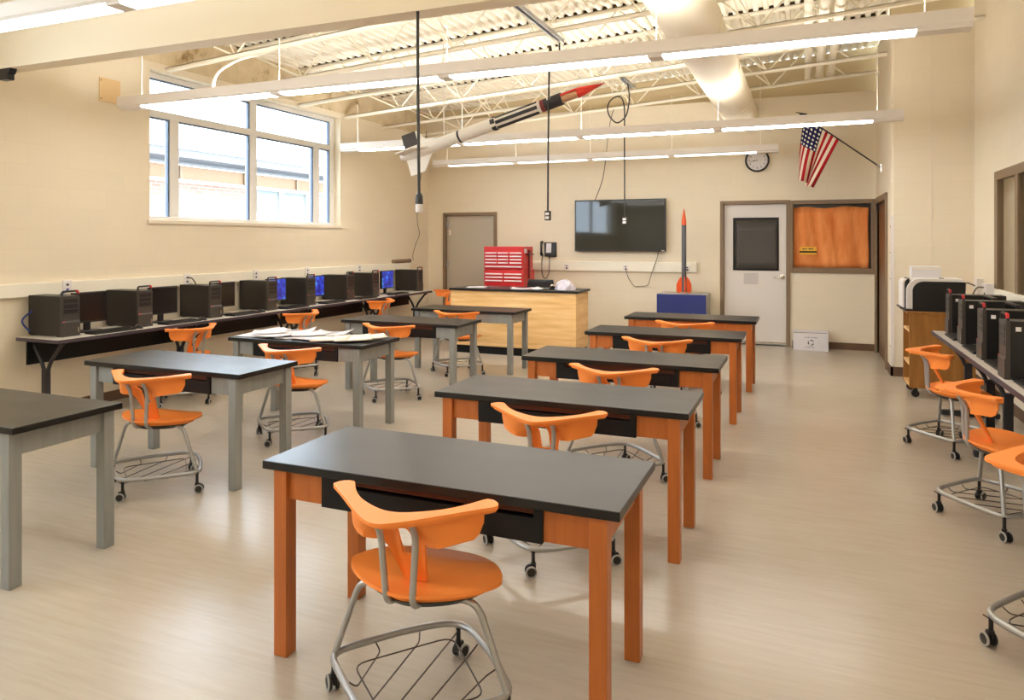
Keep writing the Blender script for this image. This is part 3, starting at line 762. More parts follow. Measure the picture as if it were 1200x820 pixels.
for x, y, a, l_ in (
    (-1.215, 3.465, 2, 'orange rolling chair at the second orange legged table'),
    (-1.21, 4.78, 1, 'orange rolling chair at the middle orange legged table'),
    (-1.205, 6.28, 0, 'orange rolling chair at the fourth orange legged table'),
    (-1.185, 7.70, 0, 'orange rolling chair at the farthest orange legged table'),
    (-3.915, 3.43, 6, 'orange rolling chair standing turned at the table with window glare'),
    (-3.855, 4.70, 0, 'orange rolling chair at the table with loose papers'),
    (-3.93, 6.30, 0, 'orange rolling chair at the grey table behind the papers'),
    (-3.895, 7.76, 0, 'orange rolling chair at the farthest grey legged table'),
    (-5.69, 5.40, 88, 'orange rolling chair at the left computer counter, nearest the camera'),
    (-5.64, 7.00, 90, 'orange rolling chair at the middle of the left computer counter'),
    (-5.73, 8.85, 92, 'orange rolling chair near the far end of the left computer counter'),
    (-5.72, 10.98, 168, 'orange rolling chair in the back left corner, partly behind the teacher desk'),
    (1.0, 6.43, -90, 'orange rolling chair at the right counter, farthest from the camera'),
    (0.98, 4.865, -91, 'orange rolling chair in the middle of the right counter'),
    (0.93, 3.335, -90, 'orange rolling chair at the right edge, nearest the camera at the counter')):
    dup(ch, (x, y, 0), math.radians(a), l_)

# ------------------------------------------------------------------ computer counters
def make_counter(label, loc, length, rz, group, legs=None):
    # local: long side along x, front edge at y=0, depth to +y
    t = thing('computer_table', label, 'table', loc, rz, group)
    L, D, H = length, 0.53, 0.765
    MB().box(0.003, L-0.003, 0.006, D, H-0.03, H).build('tabletop', 'laminate', t, bevel=0.004)
    MB().box(0, L, -0.002, 0.006, H-0.032, H-0.002).box(0, 0.003, 0.006, D, H-0.032, H-0.002).box(L-0.003, L, 0.006, D, H-0.032, H-0.002).build('edge_band', 'edgeband', t)
    MB().box(0.03, L-0.03, D-0.10, D-0.085, H-0.24, H-0.03).build('modesty_panel', 'black', t)
    for x in legs or (0.09, L-0.09):
        mb = MB(); y = D*0.52
        mb.box(x-0.022, x+0.022, y-0.03, y+0.03, 0.06, H-0.27)
        mb.tube(fillet([(x,y-0.02,H-0.30),(x,y-0.05,H-0.22),(x,0.09,H-0.06),(x,0.05,H-0.04)], 0.05, 4), 0.017, 8)
        mb.tube(fillet([(x,y+0.02,H-0.30),(x,y+0.05,H-0.22),(x,D-0.09,H-0.06),(x,D-0.05,H-0.04)], 0.05, 4), 0.017, 8)
        mb.box(x-0.018, x+0.018, 0.04, D-0.03, H-0.046, H-0.03)
        mb.build('leg', 'legblack', t, bevel=0.004)
        MB().box(x-0.03, x+0.03, 0.06, D-0.01, 0.012, 0.06).build('foot', 'legblack', t, bevel=0.012)
        MB().lathe([(0.018,0),(0.018,0.012)], 10, Matrix.Translation((x, 0.09, 0))).lathe([(0.018,0),(0.018,0.012)], 10, Matrix.Translation((x, D-0.04, 0))).build('leveler', 'greyplastic', t)
    return t
CT = 'computer tables along the walls'
ys = [4.12, 5.74, 7.36, 9.25, 10.62]
ll = ['computer table at the left wall carrying the two nearest towers', 'second computer table along the left wall, behind the first', 'third computer table along the left wall', 'last computer table at the left wall, nearest the back corner']
for a, b, l_ in zip(ys, ys[1:], ll): make_counter(l_, (-5.80, a, 0), b-a-0.004, PI/2, CT)   # front edge faces +X
ll = ['computer table at the right wall with the farthest towers, next to the printer stand', 'middle computer table along the right wall', 'computer table along the right wall nearest the camera']
for a, b, l_ in zip((7.66, 6.27, 4.53), (6.27, 4.53, 2.80), ll): make_counter(l_, (1.075, a, 0), a-b-0.004, -PI/2, CT, (0.09, 0.93) if a > 7 else None)

def make_tower(label, loc, rz, group):
    # front faces +x
    t = thing('desktop_tower', label, 'computer', loc, rz, group)
    MB().box(-0.44, -0.03, -0.082, 0.082, 0.008, 0.352).build('case', 'caseblack' if rz else 'case', t, bevel=0.003)
    MB().prism([(-0.03,0.0),(0,0.0),(0,0.12),(-0.007,0.135),(-0.007,0.352),(-0.03,0.352)], -0.084, 0.084, Matrix(((1,0,0,0),(0,0,1,0),(0,1,0,0),(0,0,0,1)))).build('front_bezel', 'bezel', t, bevel=0.002)
    mb = MB()
    for z in (0.20, 0.245, 0.29): mb.box(-0.008, -0.0045, -0.066, 0.066, z, z+0.036)
    mb.build('drive_bay', 'blackplastic', t)
    MB().tube(fillet([(-0.02,-0.072,0.345),(-0.02,-0.072,0.392),(-0.02,0.072,0.392),(-0.02,0.072,0.345)], 0.018, 4), 0.0085, 8).build('handle', 'blackplastic', t, smooth=True)
    MB().tube(fillet([(-0.0175,0.052,0.392),(-0.0175,0.074,0.392),(-0.0175,0.074,0.37)], 0.016, 4), 0.0095, 8).build('handle_accent', 'redaccent', t, smooth=True)
    MB().box(-0.002, 0.0015, -0.078, -0.055, 0.127, 0.133).build('power_light', 'redaccent', t)
    MB().box(-0.004, 0.0012, 0.06, 0.075, 0.03, 0.075).build('badge', 'chrome', t)
    for s in ((-1, 1) if not rz else ()):
        MB().lathe([(0.011,0),(0.013,0.006),(0.011,0.0075)], 14, Matrix.Translation((-0.075, s*0.0825, 0.318))@Matrix.Rotation(-s*PI/2,4,'X')).build('badge_dot', 'blackplastic', t)
    if rz: MB().box(-0.085, -0.057, 0.0815, 0.0835, 0.292, 0.318).build('sticker', 'white', t)
    MB().box(-0.42, -0.38, -0.08, 0.08, 0, 0.008).box(-0.08, -0.04, -0.08, 0.08, 0, 0.008).build('foot', 'blackplastic', t)
    return t
TW = [4.345, 5.10, 6.0, 6.90, 7.63, 8.50, 9.14, 10.47]
tl = ['black desktop tower at the near end of the left counter', 'second black desktop tower along the left counter', 'third black desktop tower along the left counter', 'fourth tower along the left counter, beside the first lit blue monitor',
      'fifth tower along the left counter, between two lit blue monitors', 'sixth tower along the left counter, just past a lit blue monitor', 'seventh tower, left of the most fully visible blue monitor', 'last desktop tower, at the far end of the left counter']
TG = 'black desktop towers'
DZ = 0.765
t0 = make_tower(tl[0], (-5.945, TW[0], DZ), 0, TG)
for y, l_ in zip(TW[1:], tl[1:]): dup(t0, (-5.935, y, DZ), 0, l_)
rt = make_tower('black tower at the far end of the right counter', (1.17, 7.50, DZ), PI, TG)
for x, y, l_ in ((1.15, 6.80, 'second tower from the far end of the right counter'), (1.13, 5.97, 'third tower from the far end of the right counter'), (1.10, 5.20, 'tower on the right counter nearest the camera')):
    dup(rt, (x, y, DZ), PI, l_)

def make_monitor(label, loc, rz, screen, group):
    t = thing('monitor', label, 'monitor', loc, rz, group)
    MB().box(-0.03, 0.008, -0.17, 0.17, 0.085, 0.365).build('housing', 'blackplastic', t, bevel=0.004)
    MB().box(0.007, 0.0095, -0.156, 0.156, 0.102, 0.352).build('screen', screen, t)
    MB().box(-0.055, -0.03, -0.03, 0.03, 0.01, 0.22).build('stand_neck', 'blackplastic', t, bevel=0.004)
    MB().prism([(0.11*math.cos(a)*(1.0 if math.cos(a) > 0 else 0.8), 0.12*math.sin(a)) for a in [2*PI*i/28 for i in range(28)]], 0, 0.012, Matrix.Translation((-0.03,0,0))).build('stand_base', 'blackplastic', t, bevel=0.003)
    return t
mons = [(4.64, 'screen', 'dark monitor beside the nearest left tower'), (5.455, 'screen', 'dark monitor beside the second left tower'), (6.275, 'screen', 'dark monitor beside the third left tower'),
        (7.15, 'bluescreen', 'lit blue monitor mostly hidden behind the fifth left tower'), (7.93, 'bluescreen', 'lit blue monitor peeking out between the fifth and sixth left towers'), (9.70, 'bluescreen', 'lit blue monitor in full view near the far end of the left counter')]
for y, s_, l_ in mons: make_monitor(l_, (-6.10, y, DZ), 0, s_, 'monitors on the left counter')
for y, l_ in ((7.12, 'black monitor between the two farthest towers on the right counter'), (6.40, 'black monitor between the second and third right towers'), (5.58, 'black monitor left of the nearest right tower')):
    make_monitor(l_, (1.42, y, DZ), PI, 'screen', 'monitors on the right counter')

def make_keyboard(label, loc, rz, group):
    t = thing('keyboard', label, 'keyboard', loc, rz, group)
    MB().frustum([(-0.075,-0.21,0),(0.075,-0.21,0),(0.075,0.21,0),(-0.075,0.21,0)], [(-0.073,-0.208,0.022),(0.073,-0.208,0.012),(0.073,0.208,0.012),(-0.073,0.208,0.022)]).build('body', 'blackplastic', t, bevel=0.003)
    mb = MB()
    for r in range(5):
        x = -0.062+r*0.026; zt = 0.0225-(x+0.073)*0.068
        for c in range(15):
            y = -0.198+c*0.0266
            mb.box(x, x+0.021, y, y+0.022, zt-0.004, zt+0.004)
    mb.build('keys', 'case', t)
    return t
kl = ['keyboard in front of the nearest left monitor', 'keyboard in front of the second left monitor', 'keyboard in front of the third left monitor', 'keyboard beside the fourth left tower', 'keyboard beside the fifth left tower', 'keyboard beside the sixth left tower', 'keyboard in front of the blue monitor in full view']
k0 = None
for y, l_ in zip((4.70, 5.48, 6.37, 7.24, 8.02, 8.80, 9.70), kl):
    k0 = make_keyboard(l_, (-5.90, y, DZ), 0, 'keyboards on the counters') if k0 is None else (dup(k0, (-5.90, y, DZ), 0, l_), k0)[1]
for y, l_ in ((7.15, 'keyboard at the far end of the right counter'), (6.38, 'keyboard between the second and third right towers'), (5.62, 'keyboard between the third and nearest right towers'), (4.85, 'keyboard cut by the right edge, on this side of the nearest right tower')):
    dup(k0, (1.205, y, DZ), PI, l_)
m0 = None
for y, l_ in ((4.98, 'small black mouse right of the nearest left keyboard'), (5.76, 'small black mouse right of the second left keyboard'), (6.65, 'small black mouse right of the third left keyboard')):
    if m0 is None:
        m0 = thing('computer_mouse', l_, 'mouse', (-5.89, y, DZ), 0, 'mice on the left counter')
        MB().grid(14, 8, lambda u, v: Vector((0.055*math.cos(2*PI*u)*math.cos(v*PI/2), 0.031*math.sin(2*PI*u)*math.cos(v*PI/2), 0.034*math.sin(v*PI/2)))).build('shell', 'blackplastic', m0, smooth=True)
        MB().tube([(-0.028,0,0.030),(-0.016,0,0.034)], 0.004, 8).build('scroll_wheel', 'greyplastic', m0)
    else: dup(m0, (-5.89, y, DZ), 0, l_)

# ------------------------------------------------------------------ raceways, outlets and cables
def raceway(label, boxes, outlets):
    t = thing('cable_raceway', label, 'raceway')
    MB().box(*boxes).build('channel', 'raceway', t, bevel=0.006)
    for b, q in outlets:
        MB().box(*b).build('outlet', 'white', t, bevel=0.003)
        for w_ in q: MB().box(*w_).build('socket', 'ink', t)
    return t
RZ0, RZ1 = 1.10, 1.22
ol = []
for y in (4.62, 6.02, 7.10, 8.1, 9.35): ol.append(((XL+0.05, XL+0.058, y-0.045, y+0.045, 1.12, 1.235), [(XL+0.058, XL+0.0605, y-0.012, y+0.012, 1.135, 1.155), (XL+0.058, XL+0.0605, y-0.012, y+0.012, 1.18, 1.20)]))
raceway('long ivory cable raceway along the left wall above the computers', (XL, XL+0.05, -2.5, 10.9, RZ0, RZ1), ol)
ol = []
for x in (-3.75, -2.74, -1.75): ol.append(((x-0.045, x+0.045, YB-0.058, YB-0.05, 1.115, 1.205), [(x-0.012, x+0.012, YB-0.0605, YB-0.058, 1.165, 1.185), (x-0.008, x+0.02, YB-0.064, YB-0.058, 1.125, 1.15)]))
raceway('ivory cable raceway on the back wall under the television', (-4.9, -1.60, YB-0.05, YB, 1.095, 1.255), ol)
raceway('short ivory raceway with wired boxes on the right wall by the printer', (XR-0.05, XR, 5.0, 9.2, 0.97, 1.12),
        [((XR-0.11, XR-0.05, 8.86, 9.0, 1.03, 1.20), [(XR-0.115, XR-0.11, 8.90, 8.93, 1.07, 1.09)]), ((XR-0.12, XR-0.05, 8.40, 8.58, 1.0, 1.17), [(XR-0.125, XR-0.12, 8.44, 8.47, 1.06, 1.08)])])
def cable(name, label, pts, r, m, cat='cable', n=6, group=None):
    return tag(MB().tube(smoothpath(pts, n), r, 8).build(name, m, None, smooth=True), label, cat, group)
cable('network_cable', 'blue and black network cable looping from the outlet by the nearest left tower', [(XL+0.06, 4.62, 1.15), (XL+0.11, 4.56, 1.13), (XL+0.10, 4.30, 1.0), (XL+0.06, 4.20, 0.9), (XL+0.075, 4.255, 0.80)], 0.008, 'bluecord')
cable('power_cable', 'black power cable from the outlet beside the second left monitor', [(XL+0.06, 6.02, 1.19), (XL+0.13, 6.03, 1.17), (XL+0.16, 6.08, 1.02), (XL+0.13, 6.06, 0.84), (XL+0.12, 6.10, 0.775)], 0.007, 'cord')
cable('white_cable', 'pale cable beside the second left monitor', [(XL+0.06, 6.04, 1.14), (XL+0.12, 6.07, 1.10), (XL+0.14, 6.12, 0.95), (XL+0.12, 6.10, 0.775)], 0.006, 'whitecord')
cable('printer_cable', 'grey cable looping from the wall box to the printer', [(XR-0.115, 8.93, 1.12), (XR-0.2, 8.9, 1.15), (1.53, 8.75, 1.06), (1.46, 8.6, 0.97)], 0.008, 'greycord')
cable('data_cable', 'grey cable looping from the nearer wall box on the right wall', [(XR-0.125, 8.48, 1.13), (XR-0.19, 8.46, 1.12), (XR-0.24, 8.38, 1.0), (XR-0.16, 8.28, 0.87), (XR-0.1, 8.25, 0.6)], 0.008, 'greycord')

# ------------------------------------------------------------------ teacher desk and what is on or behind it
td = thing('teacher_desk', 'maple laminate teacher desk with black top', 'desk', (-4.75, 9.25, 0))
MB().box(-0.02, 1.91, -0.02, 0.60, 0.89, 0.92).build('desktop', 'epoxy', td, bevel=0.003)
MB().box(0, 1.884, 0, 0.02, 0.11, 0.89).build('front_panel', 'maple', td, bevel=0.002)
MB().box(1.862, 1.884, 0.02, 0.58, 0.11, 0.89).build('side_panel', 'maple', td, bevel=0.002)
MB().box(0, 0.022, 0.02, 0.58, 0.11, 0.89).build('side_panel', 'maple', td, bevel=0.002)
MB().box(0.022, 1.862, 0.55, 0.57, 0.4, 0.89).build('rear_drawer_panel', 'maple', td)
MB().box(0.01, 1.87, 0.015, 0.57, 0, 0.11).build('toe_base', 'black', td)
def blob(name, m, label, cat, loc, rx, ry, rz_, seed, amp):
    rnd = random.Random(seed); ph = [rnd.uniform(0, 6.28) for _ in range(6)]
    def f(u, v):
        th, fi = 2*PI*u, v*PI/2
        k = 1+amp*(math.sin(3*th+ph[0])*math.cos(2*fi+ph[1])+0.7*math.sin(5*th+ph[2]+3*fi)+0.5*math.sin(8*th+ph[3]-5*fi))
        c = math.cos(fi)
        return Vector((rx*k*c*math.cos(th), ry*k*c*math.sin(th), rz_*(1+amp*0.6*math.sin(7*th+ph[4]))*math.sin(fi) if v > 0 else 0))
    mb = MB().grid(36, 10, f)
    bmesh.ops.remove_doubles(mb.bm, verts=mb.bm.verts[:], dist=1e-4)
    return tag(mb.build(name, m, None, smooth=False, loc=loc), label, cat)
blob('crumpled_bag', 'cloth', 'crumpled white plastic bag on the right end of the teacher desk', 'bag', (-3.10, 9.50, 0.92), 0.14, 0.10, 0.135, 5, 0.12)
def sheet(label, loc, rz, w_, h_, m='paper', thick=0.003, curl=0.0, group=None, name='paper_sheet', cat='paper', tilt=0.0):
    mb = MB().grid(10, 6, lambda u, v: Vector(((u-0.5)*w_, (v-0.5)*h_, thick/2+0.0006+curl*((2*u-1)**2)*(0.4+0.6*v)+tilt*u)))
    o = mb.build(name, m, None, smooth=True, solid=thick, loc=loc); o.rotation_euler = (0,0,rz)
    return tag(o, label, cat, group)
sheet('white paper sheet lying at the left end of the teacher desk', (-4.45, 9.50, 0.92), 0.3, 0.28, 0.22, thick=0.006)
sheet('white crinkled paper in front of the dark office chair on the teacher desk', (-3.72, 9.42, 0.92), 0.2, 0.28, 0.2, curl=0.02)
sheet('second crinkled paper between the office chair and the white bag', (-3.46, 9.46, 0.92), -0.4, 0.24, 0.2, curl=0.025)
tp = thing('tape_dispenser', 'small dark tape dispenser beside the white bag on the teacher desk', 'tape dispenser', (-3.28, 9.52, 0.92), 0.6)
MB().prism([(-0.06,0),(0.06,0),(0.065,0.025),(0.03,0.03),(-0.01,0.05),(-0.045,0.045)], -0.025, 0.025, Matrix(((1,0,0,0),(0,0,1,0),(0,1,0,0),(0,0,0,1)))).build('body', 'blackplastic', tp, bevel=0.004)
MB().lathe([(0.014,-0.01),(0.026,-0.01),(0.026,0.01),(0.014,0.01)], 16, Matrix.Translation((-0.015,0,0.045))@Matrix.Rotation(PI/2,4,'X')).build('tape_roll', 'cream', tp, smooth=True)
# office chair
oc = thing('office_chair', 'dark office chair behind the teacher desk, only its back showing', 'chair', (-3.80, 10.25, 0), PI)
MB().grid(12, 8, lambda u, v: Vector(((u-0.5)*0.44*(1-0.12*abs(2*v-1)**3), -0.2+0.03*(2*u-1)**2, 0.58+v*0.42))).build('backrest', 'blackplastic', oc, smooth=True, solid=0.05, bevel=0.01)
MB().box(-0.23, 0.23, -0.18, 0.26, 0.43, 0.50).build('seat', 'blackplastic', oc, bevel=0.03)
MB().tube([(0,-0.10,0.43),(0,-0.26,0.46),(0,-0.25,0.7)], 0.02, 8).build('back_bar', 'blackplastic', oc)
MB().lathe([(0.03,0.09),(0.03,0.25),(0.022,0.25),(0.022,0.43)], 14).build('gas_column', 'blackplastic', oc)
mb = MB()
for i in range(5):
    a = 2*PI*i/5; mb.tube([(0,0,0.10),(0.27*math.cos(a),0.27*math.sin(a),0.065)], [0.025, 0.016], 8)
mb.build('star_base', 'blackplastic', oc)
for i in range(5):
    a = 2*PI*i/5; MB().lathe([(0.0,-0.02),(0.026,-0.02),(0.03,0),(0.026,0.02),(0.0,0.02)], 14, Matrix.Translation((0.27*math.cos(a),0.27*math.sin(a),0.03))@Matrix.Rotation(a,4,'Z')@Matrix.Rotation(PI/2,4,'X')).build('caster', 'cord', oc, smooth=True)
# red tool chest on its cabinet
tc = thing('tool_chest', 'red tool chest with many drawers behind the teacher desk', 'tool chest', (-4.84, 10.6, 0))
W = 0.69
MB().box(0, W, 0.0, 0.58, 0.12, 0.88).build('rolling_cabinet', 'red', tc, bevel=0.006)
MB().box(0.0, W, 0.0, 0.50, 0.885, 1.135).build('middle_chest', 'red', tc, bevel=0.006)
MB().box(0.0, W, 0.0, 0.42, 1.14, 1.505).build('top_chest', 'red', tc, bevel=0.006)
def drawer(x0, x1, z0, z1):
    d = MB().box(x0, x1, -0.010, 0.0, z0, z1).build('drawer', 'red', tc, bevel=0.003)
    MB().box(x0+0.006, x1-0.006, -0.026, -0.010, z1-0.026, z1-0.006).build('pull', 'pull', d, bevel=0.003)
for z in (1.405, 1.353, 1.300, 1.248):
    for x0, x1 in ((0.025, 0.235), (0.248, 0.435), (0.452, 0.665)): drawer(x0, x1, z-0.036, z+0.012)
drawer(0.025, 0.665, 1.15, 1.20)
for z in (1.070, 1.016, 0.962):
    for x0, x1 in ((0.025, 0.335), (0.355, 0.665)): drawer(x0, x1, z-0.036, z+0.012)
for r in range(4): drawer(0.02, W-0.02, 0.15+r*0.18, 0.15+r*0.18+0.165)
MB().box(W, W+0.004, 0.03, 0.13, 1.40, 1.47).build('sticker', 'paper', tc)
MB().tube(fillet([(W,0.10,1.38),(W+0.05,0.10,1.38),(W+0.05,0.34,1.38),(W,0.34,1.38)], 0.03, 4), 0.010, 8).build('side_handle', 'blackplastic', tc, smooth=True)
MB().box(W, W+0.025, 0.20, 0.23, 0.99, 1.45).build('side_rail', 'maroon', tc, bevel=0.003)
for x in (0.06, W-0.06):
    for y in (0.06, 0.52):
        MB().box(x-0.02, x+0.02, y-0.02, y+0.02, 0.09, 0.12).tube([(x, y-0.018, 0.05), (x, y+0.018, 0.05)], 0.05, 16).build('caster', 'blackplastic', tc, smooth=True)

# ------------------------------------------------------------------ back wall fittings
tv = thing('television', 'large black flat television on the back wall', 'television', (-2.835, YB, 1.85))
MB().box(-0.757, 0.757, -0.10, -0.05, -0.424, 0.424).build('bezel', 'tv', tv, bevel=0.006)
MB().box(-0.735, 0.735, -0.1025, -0.099, -0.398, 0.402).build('screen', 'tvscreen', tv)
MB().box(0.69, 0.735, -0.1035, -0.1, -0.418, -0.404).build('emblem', 'chrome', tv)
MB().box(-0.3, 0.3, -0.05, -0.002, -0.2, 0.2).build('wall_bracket', 'black', tv)
cable('television_cable', 'thin black cable hanging from the television to the raceway outlet', [(-2.20, YB-0.07, 1.44), (-2.22, YB-0.065, 1.33), (-2.30, YB-0.075, 1.10), (-2.33, YB-0.07, 1.0), (-2.38, YB-0.05, 0.88), (-2.5, YB-0.03, 0.86), (-2.60, YB-0.03, 0.86), (-2.68, YB-0.05, 0.97), (-2.71, YB-0.066, 1.05), (-2.735, YB-0.066, 1.135)], 0.006, 'greycord')
ph = thing('wall_telephone', 'black wall telephone with hanging cord right of the tool chest', 'telephone', (-4.07, YB, 1.455))
MB().frustum([(-0.075,-0.06,-0.12),(0.12,-0.06,-0.12),(0.13,0,-0.13),(-0.08,0,-0.13)], [(-0.09,-0.035,0.11),(0.12,-0.035,0.11),(0.13,0,0.12),(-0.1,0,0.12)]).build('base', 'blackplastic', ph, bevel=0.008)
MB().tube(smoothpath([(-0.115,-0.05,0.125),(-0.118,-0.085,0.10),(-0.118,-0.095,0),(-0.118,-0.085,-0.08),(-0.115,-0.05,-0.10)], 5), [0.02,0.024,0.026,0.028,0.027,0.022,0.019,0.018,0.018,0.018,0.018,0.018,0.018,0.02,0.023,0.026,0.028,0.026,0.024,0.022,0.02], 10).build('handset', 'blackplastic', ph, smooth=True)
MB().frustum([(-0.045,-0.064,-0.06),(0.045,-0.064,-0.06),(0.045,-0.055,-0.06),(-0.045,-0.055,-0.06)], [(-0.045,-0.043,0.10),(0.045,-0.043,0.10),(0.045,-0.034,0.10),(-0.045,-0.034,0.10)]).build('label_card', 'paper', ph)
pts = []
base = smoothpath([(-0.115,-0.05,-0.12),(-0.118,-0.07,-0.25),(-0.11,-0.075,-0.42),(-0.05,-0.08,-0.50),(0.005,-0.075,-0.42),(0.02,-0.07,-0.25),(0.01,-0.05,-0.13)], 20)
for i, p in enumerate(base): pts.append(p+Vector((0.008*math.cos(i*1.6), 0.008*math.sin(i*1.6), 0)))
MB().tube(pts, 0.005, 6).build('coiled_cord', 'cord', ph, smooth=True)

ck = thing('wall_clock', 'round black rimmed wall clock half hidden by the far pendant light', 'clock', (-0.70, YB, 2.83))
RX = Matrix.Rotation(PI/2, 4, 'X')
MB().lathe([(0.165,0.0),(0.178,0.01),(0.178,0.035),(0.165,0.045),(0.155,0.04),(0.152,0.02),(0.0,0.02)], 40, RX).build('rim', 'blackplastic', ck, smooth=True)
MB().lathe([(0.0,0.021),(0.154,0.021),(0.154,0.024),(0.0,0.024)], 40, RX).build('dial', 'paper', ck)
mb = MB()
for i in range(60):
    a = 2*PI*i/60; r0 = 0.138 if i % 5 == 0 else 0.144
    mb.box(-0.0014, 0.0014, -0.0255, -0.024, r0, 0.15, Matrix.Rotation(a, 4, 'Y'))
mb.build('minute_track', 'ink', ck)
nb = MB()
for i in range(1, 13):
    cu = bpy.data.curves.new('numeral', 'FONT'); cu.body = str(i); cu.size = 0.042; cu.align_x = 'CENTER'; cu.align_y = 'CENTER'; cu.extrude = 0.0006
    o = bpy.data.objects.new('numeral', cu); me = bpy.data.meshes.new_from_object(o)
    a = 2*PI*i/12; me.transform(Matrix.Translation((0.115*math.sin(a), -0.025, 0.115*math.cos(a))) @ Matrix.Rotation(PI/2, 4, 'X'))
    nb.bm.from_mesh(me); bpy.data.objects.remove(o); bpy.data.meshes.remove(me)
nb.build('numerals', 'ink', ck)
MB().box(-0.003, 0.003, -0.028, -0.0265, -0.015, 0.105, Matrix.Rotation(math.radians(258), 4, 'Y')).build('minute_hand', 'ink', ck)
MB().box(-0.004, 0.004, -0.030, -0.0285, -0.01, 0.07, Matrix.Rotation(math.radians(262), 4, 'Y')).build('hour_hand', 'ink', ck)

# flag on an angled pole from the return wall
fl = thing('wall_flag', 'striped flag with starry blue canton drooping from an angled pole by the doorway', 'flag', (0.93, 10.76, 2.57))
pdir = Vector((-1.02, 0, 0.80)).normalized(); plen = 1.27
MB().tube([Vector((0,0,0)), pdir*plen], 0.010, 10).build('pole', 'cord', fl, smooth=True)
MB().tube([Vector((-0.002,0,-0.05)), Vector((-0.004,0,0.05))], 0.022, 10).tube([Vector((0,0,0)), pdir*0.07], 0.017, 10).build('wall_bracket', 'chrome', fl, smooth=True)
tipq = pdir*plen
MB().lathe([(0.0,-0.01),(0.02,-0.006),(0.02,0.006),(0.0,0.01)], 12, Matrix.Translation(tipq)).tube([tipq+Vector((-0.07,0,0.035)), tipq+Vector((0.07,0,-0.008))], [0.004, 0.015], 8).tube([tipq+Vector((0.05,0,0.0)), tipq+Vector((0.055,0,-0.03)), tipq+Vector((0.09,0,-0.03))], [0.014, 0.014, 0.006], 8).build('finial', 'cord', fl, smooth=True)
A0, A1 = pdir*(plen-0.05), pdir*0.66      # hoist ends on the pole: tip side and wall side
def cloth(u, v):
    top = A0.lerp(A1, u)
    b0, b1 = Vector((-1.045, 0.0, -0.10)), Vector((-0.86, 0.0, -0.24))
    end = b0.lerp(b1, u)
    e = v**0.92
    p = top.lerp(end, e)
    sag = 0.05*math.sin(PI*v)*(1-u)
    p.x += -sag*0.5
    p.y += (0.075*math.sin(u*11+1.0)+0.03*math.sin(u*23+v*3))*min(1, v*1.6)*(0.35+0.65*v)
    p.x += 0.028*math.sin(u*11+2.2)*v
    return p
mb = MB().grid(52, 30, cloth)
uvl = mb.bm.loops.layers.uv.new('UVMap')
mb.bm.verts.index_update()
for f in mb.bm.faces:
    for lp in f.loops:
        i = lp.vert.index; lp[uvl].uv = ((i//31)/52, (i % 31)/30)
mb.build('flag_cloth', 'flag', fl, smooth=True, solid=0.002)

# blue box with the standing model rocket
bl = thing('blue_box', 'navy blue wooden box carrying the standing model rocket', 'box', (-2.126, 11.02, 0))
MB().box(0, 0.735, 0, 0.02, 0.0, 0.785).build('front_panel', 'navy', bl, bevel=0.003)
MB().box(0, 0.735, 0.02, 0.52, 0.0, 0.79).build('body', 'greyplastic', bl, bevel=0.004)
r2 = thing('model_rocket', 'black model rocket with orange nose and fins standing on the blue box', 'model rocket', (-1.75, 11.25, 0.79))
MB().lathe([(0.036,0.02),(0.036,1.05),(0.034,1.06)], 24).build('body_tube', 'rocketgrey', r2, smooth=True)
MB().lathe([(0.0375,1.05)]+[(0.0375*(1-(i/10)**1.7), 1.05+0.265*i/10) for i in range(1, 11)], 24).build('nose_cone', 'rocketorange', r2, smooth=True)
for i in range(4):
    MB().prism([(0.034,0.26),(0.075,0.22),(0.115,0.14),(0.115,0.03),(0.085,0.0),(0.034,0.02)], -0.004, 0.004, Matrix.Rotation(i*PI/2+0.35,4,'Z')@Matrix(((1,0,0,0),(0,0,1,0),(0,1,0,0),(0,0,0,1)))).build('fin', 'rocketorange', r2)
# hanging rocket
P0, P1 = Vector((-4.263, 7.35, 2.62)), Vector((-1.95, 7.35, 3.26))
hr = thing('hanging_rocket', 'long white and black model rocket with red nose hanging under the roof', 'model rocket', P0)
hr.rotation_euler = (0, -math.atan2(P1.z-P0.z, P1.x-P0.x), 0)
LX = Matrix(((0,0,1,0),(0,1,0,0),(-1,0,0,0),(0,0,0,1)))
R = 0.072; L = (P1-P0).length
MB().lathe([(0.045,-0.16),(0.06,-0.05),(R,0.08),(R,1.08)], 28, LX).build('body_tube', 'rocketwhite', hr, smooth=True)
MB().lathe([(R+.0015,0.62),(R+.0015,0.645)], 28, LX).build('ring_band', 'ink', hr, smooth=True)
R2 = 0.066
MB().lathe([(R2,1.08),(R2,1.66)], 28, LX).build('striped_section', 'rocketwhite', hr, smooth=True)
for i in range(6):
    a = i*PI/3+math.radians(98); MB().box(1.11, 1.62, -0.019, 0.019, R2-0.006, R2+0.0025, Matrix.Rotation(a,4,'X')).build('stripe', 'ink', hr)
for i in range(5):
    a = i*2*PI/5+0.1; MB().box(1.05, 1.10, -0.026, 0.026, R2-0.004, R+0.004, Matrix.Rotation(a,4,'X')).build('check_mark', 'ink', hr)
MB().lathe([(R2+.002,1.655),(R2+.002,1.70)], 28, LX).build('maroon_band', 'maroon', hr, smooth=True)
MB().lathe([(R2+.001,1.70),(R2+.001,1.90)], 28, LX).build('black_section', 'ink', hr, smooth=True)
MB().box(1.745, 1.785, -0.062, -0.040, -0.015, 0.062).build('white_marking', 'rocketwhite', hr)
mb = MB()
for z in (0.0, 0.018, 0.036): mb.box(1.758, 1.772, -0.0635, -0.06, z, z+0.01)
mb.build('lettering', 'greyink', hr)
MB().lathe([(0.050,1.90),(0.047,2.08)], 24, LX).build('tan_section', 'rockettan', hr, smooth=True)
MB().tube([(1.90,-0.045,0.032),(2.08,-0.043,0.032)], 0.013, 8).build('red_strake', 'rocketred', hr, smooth=True)
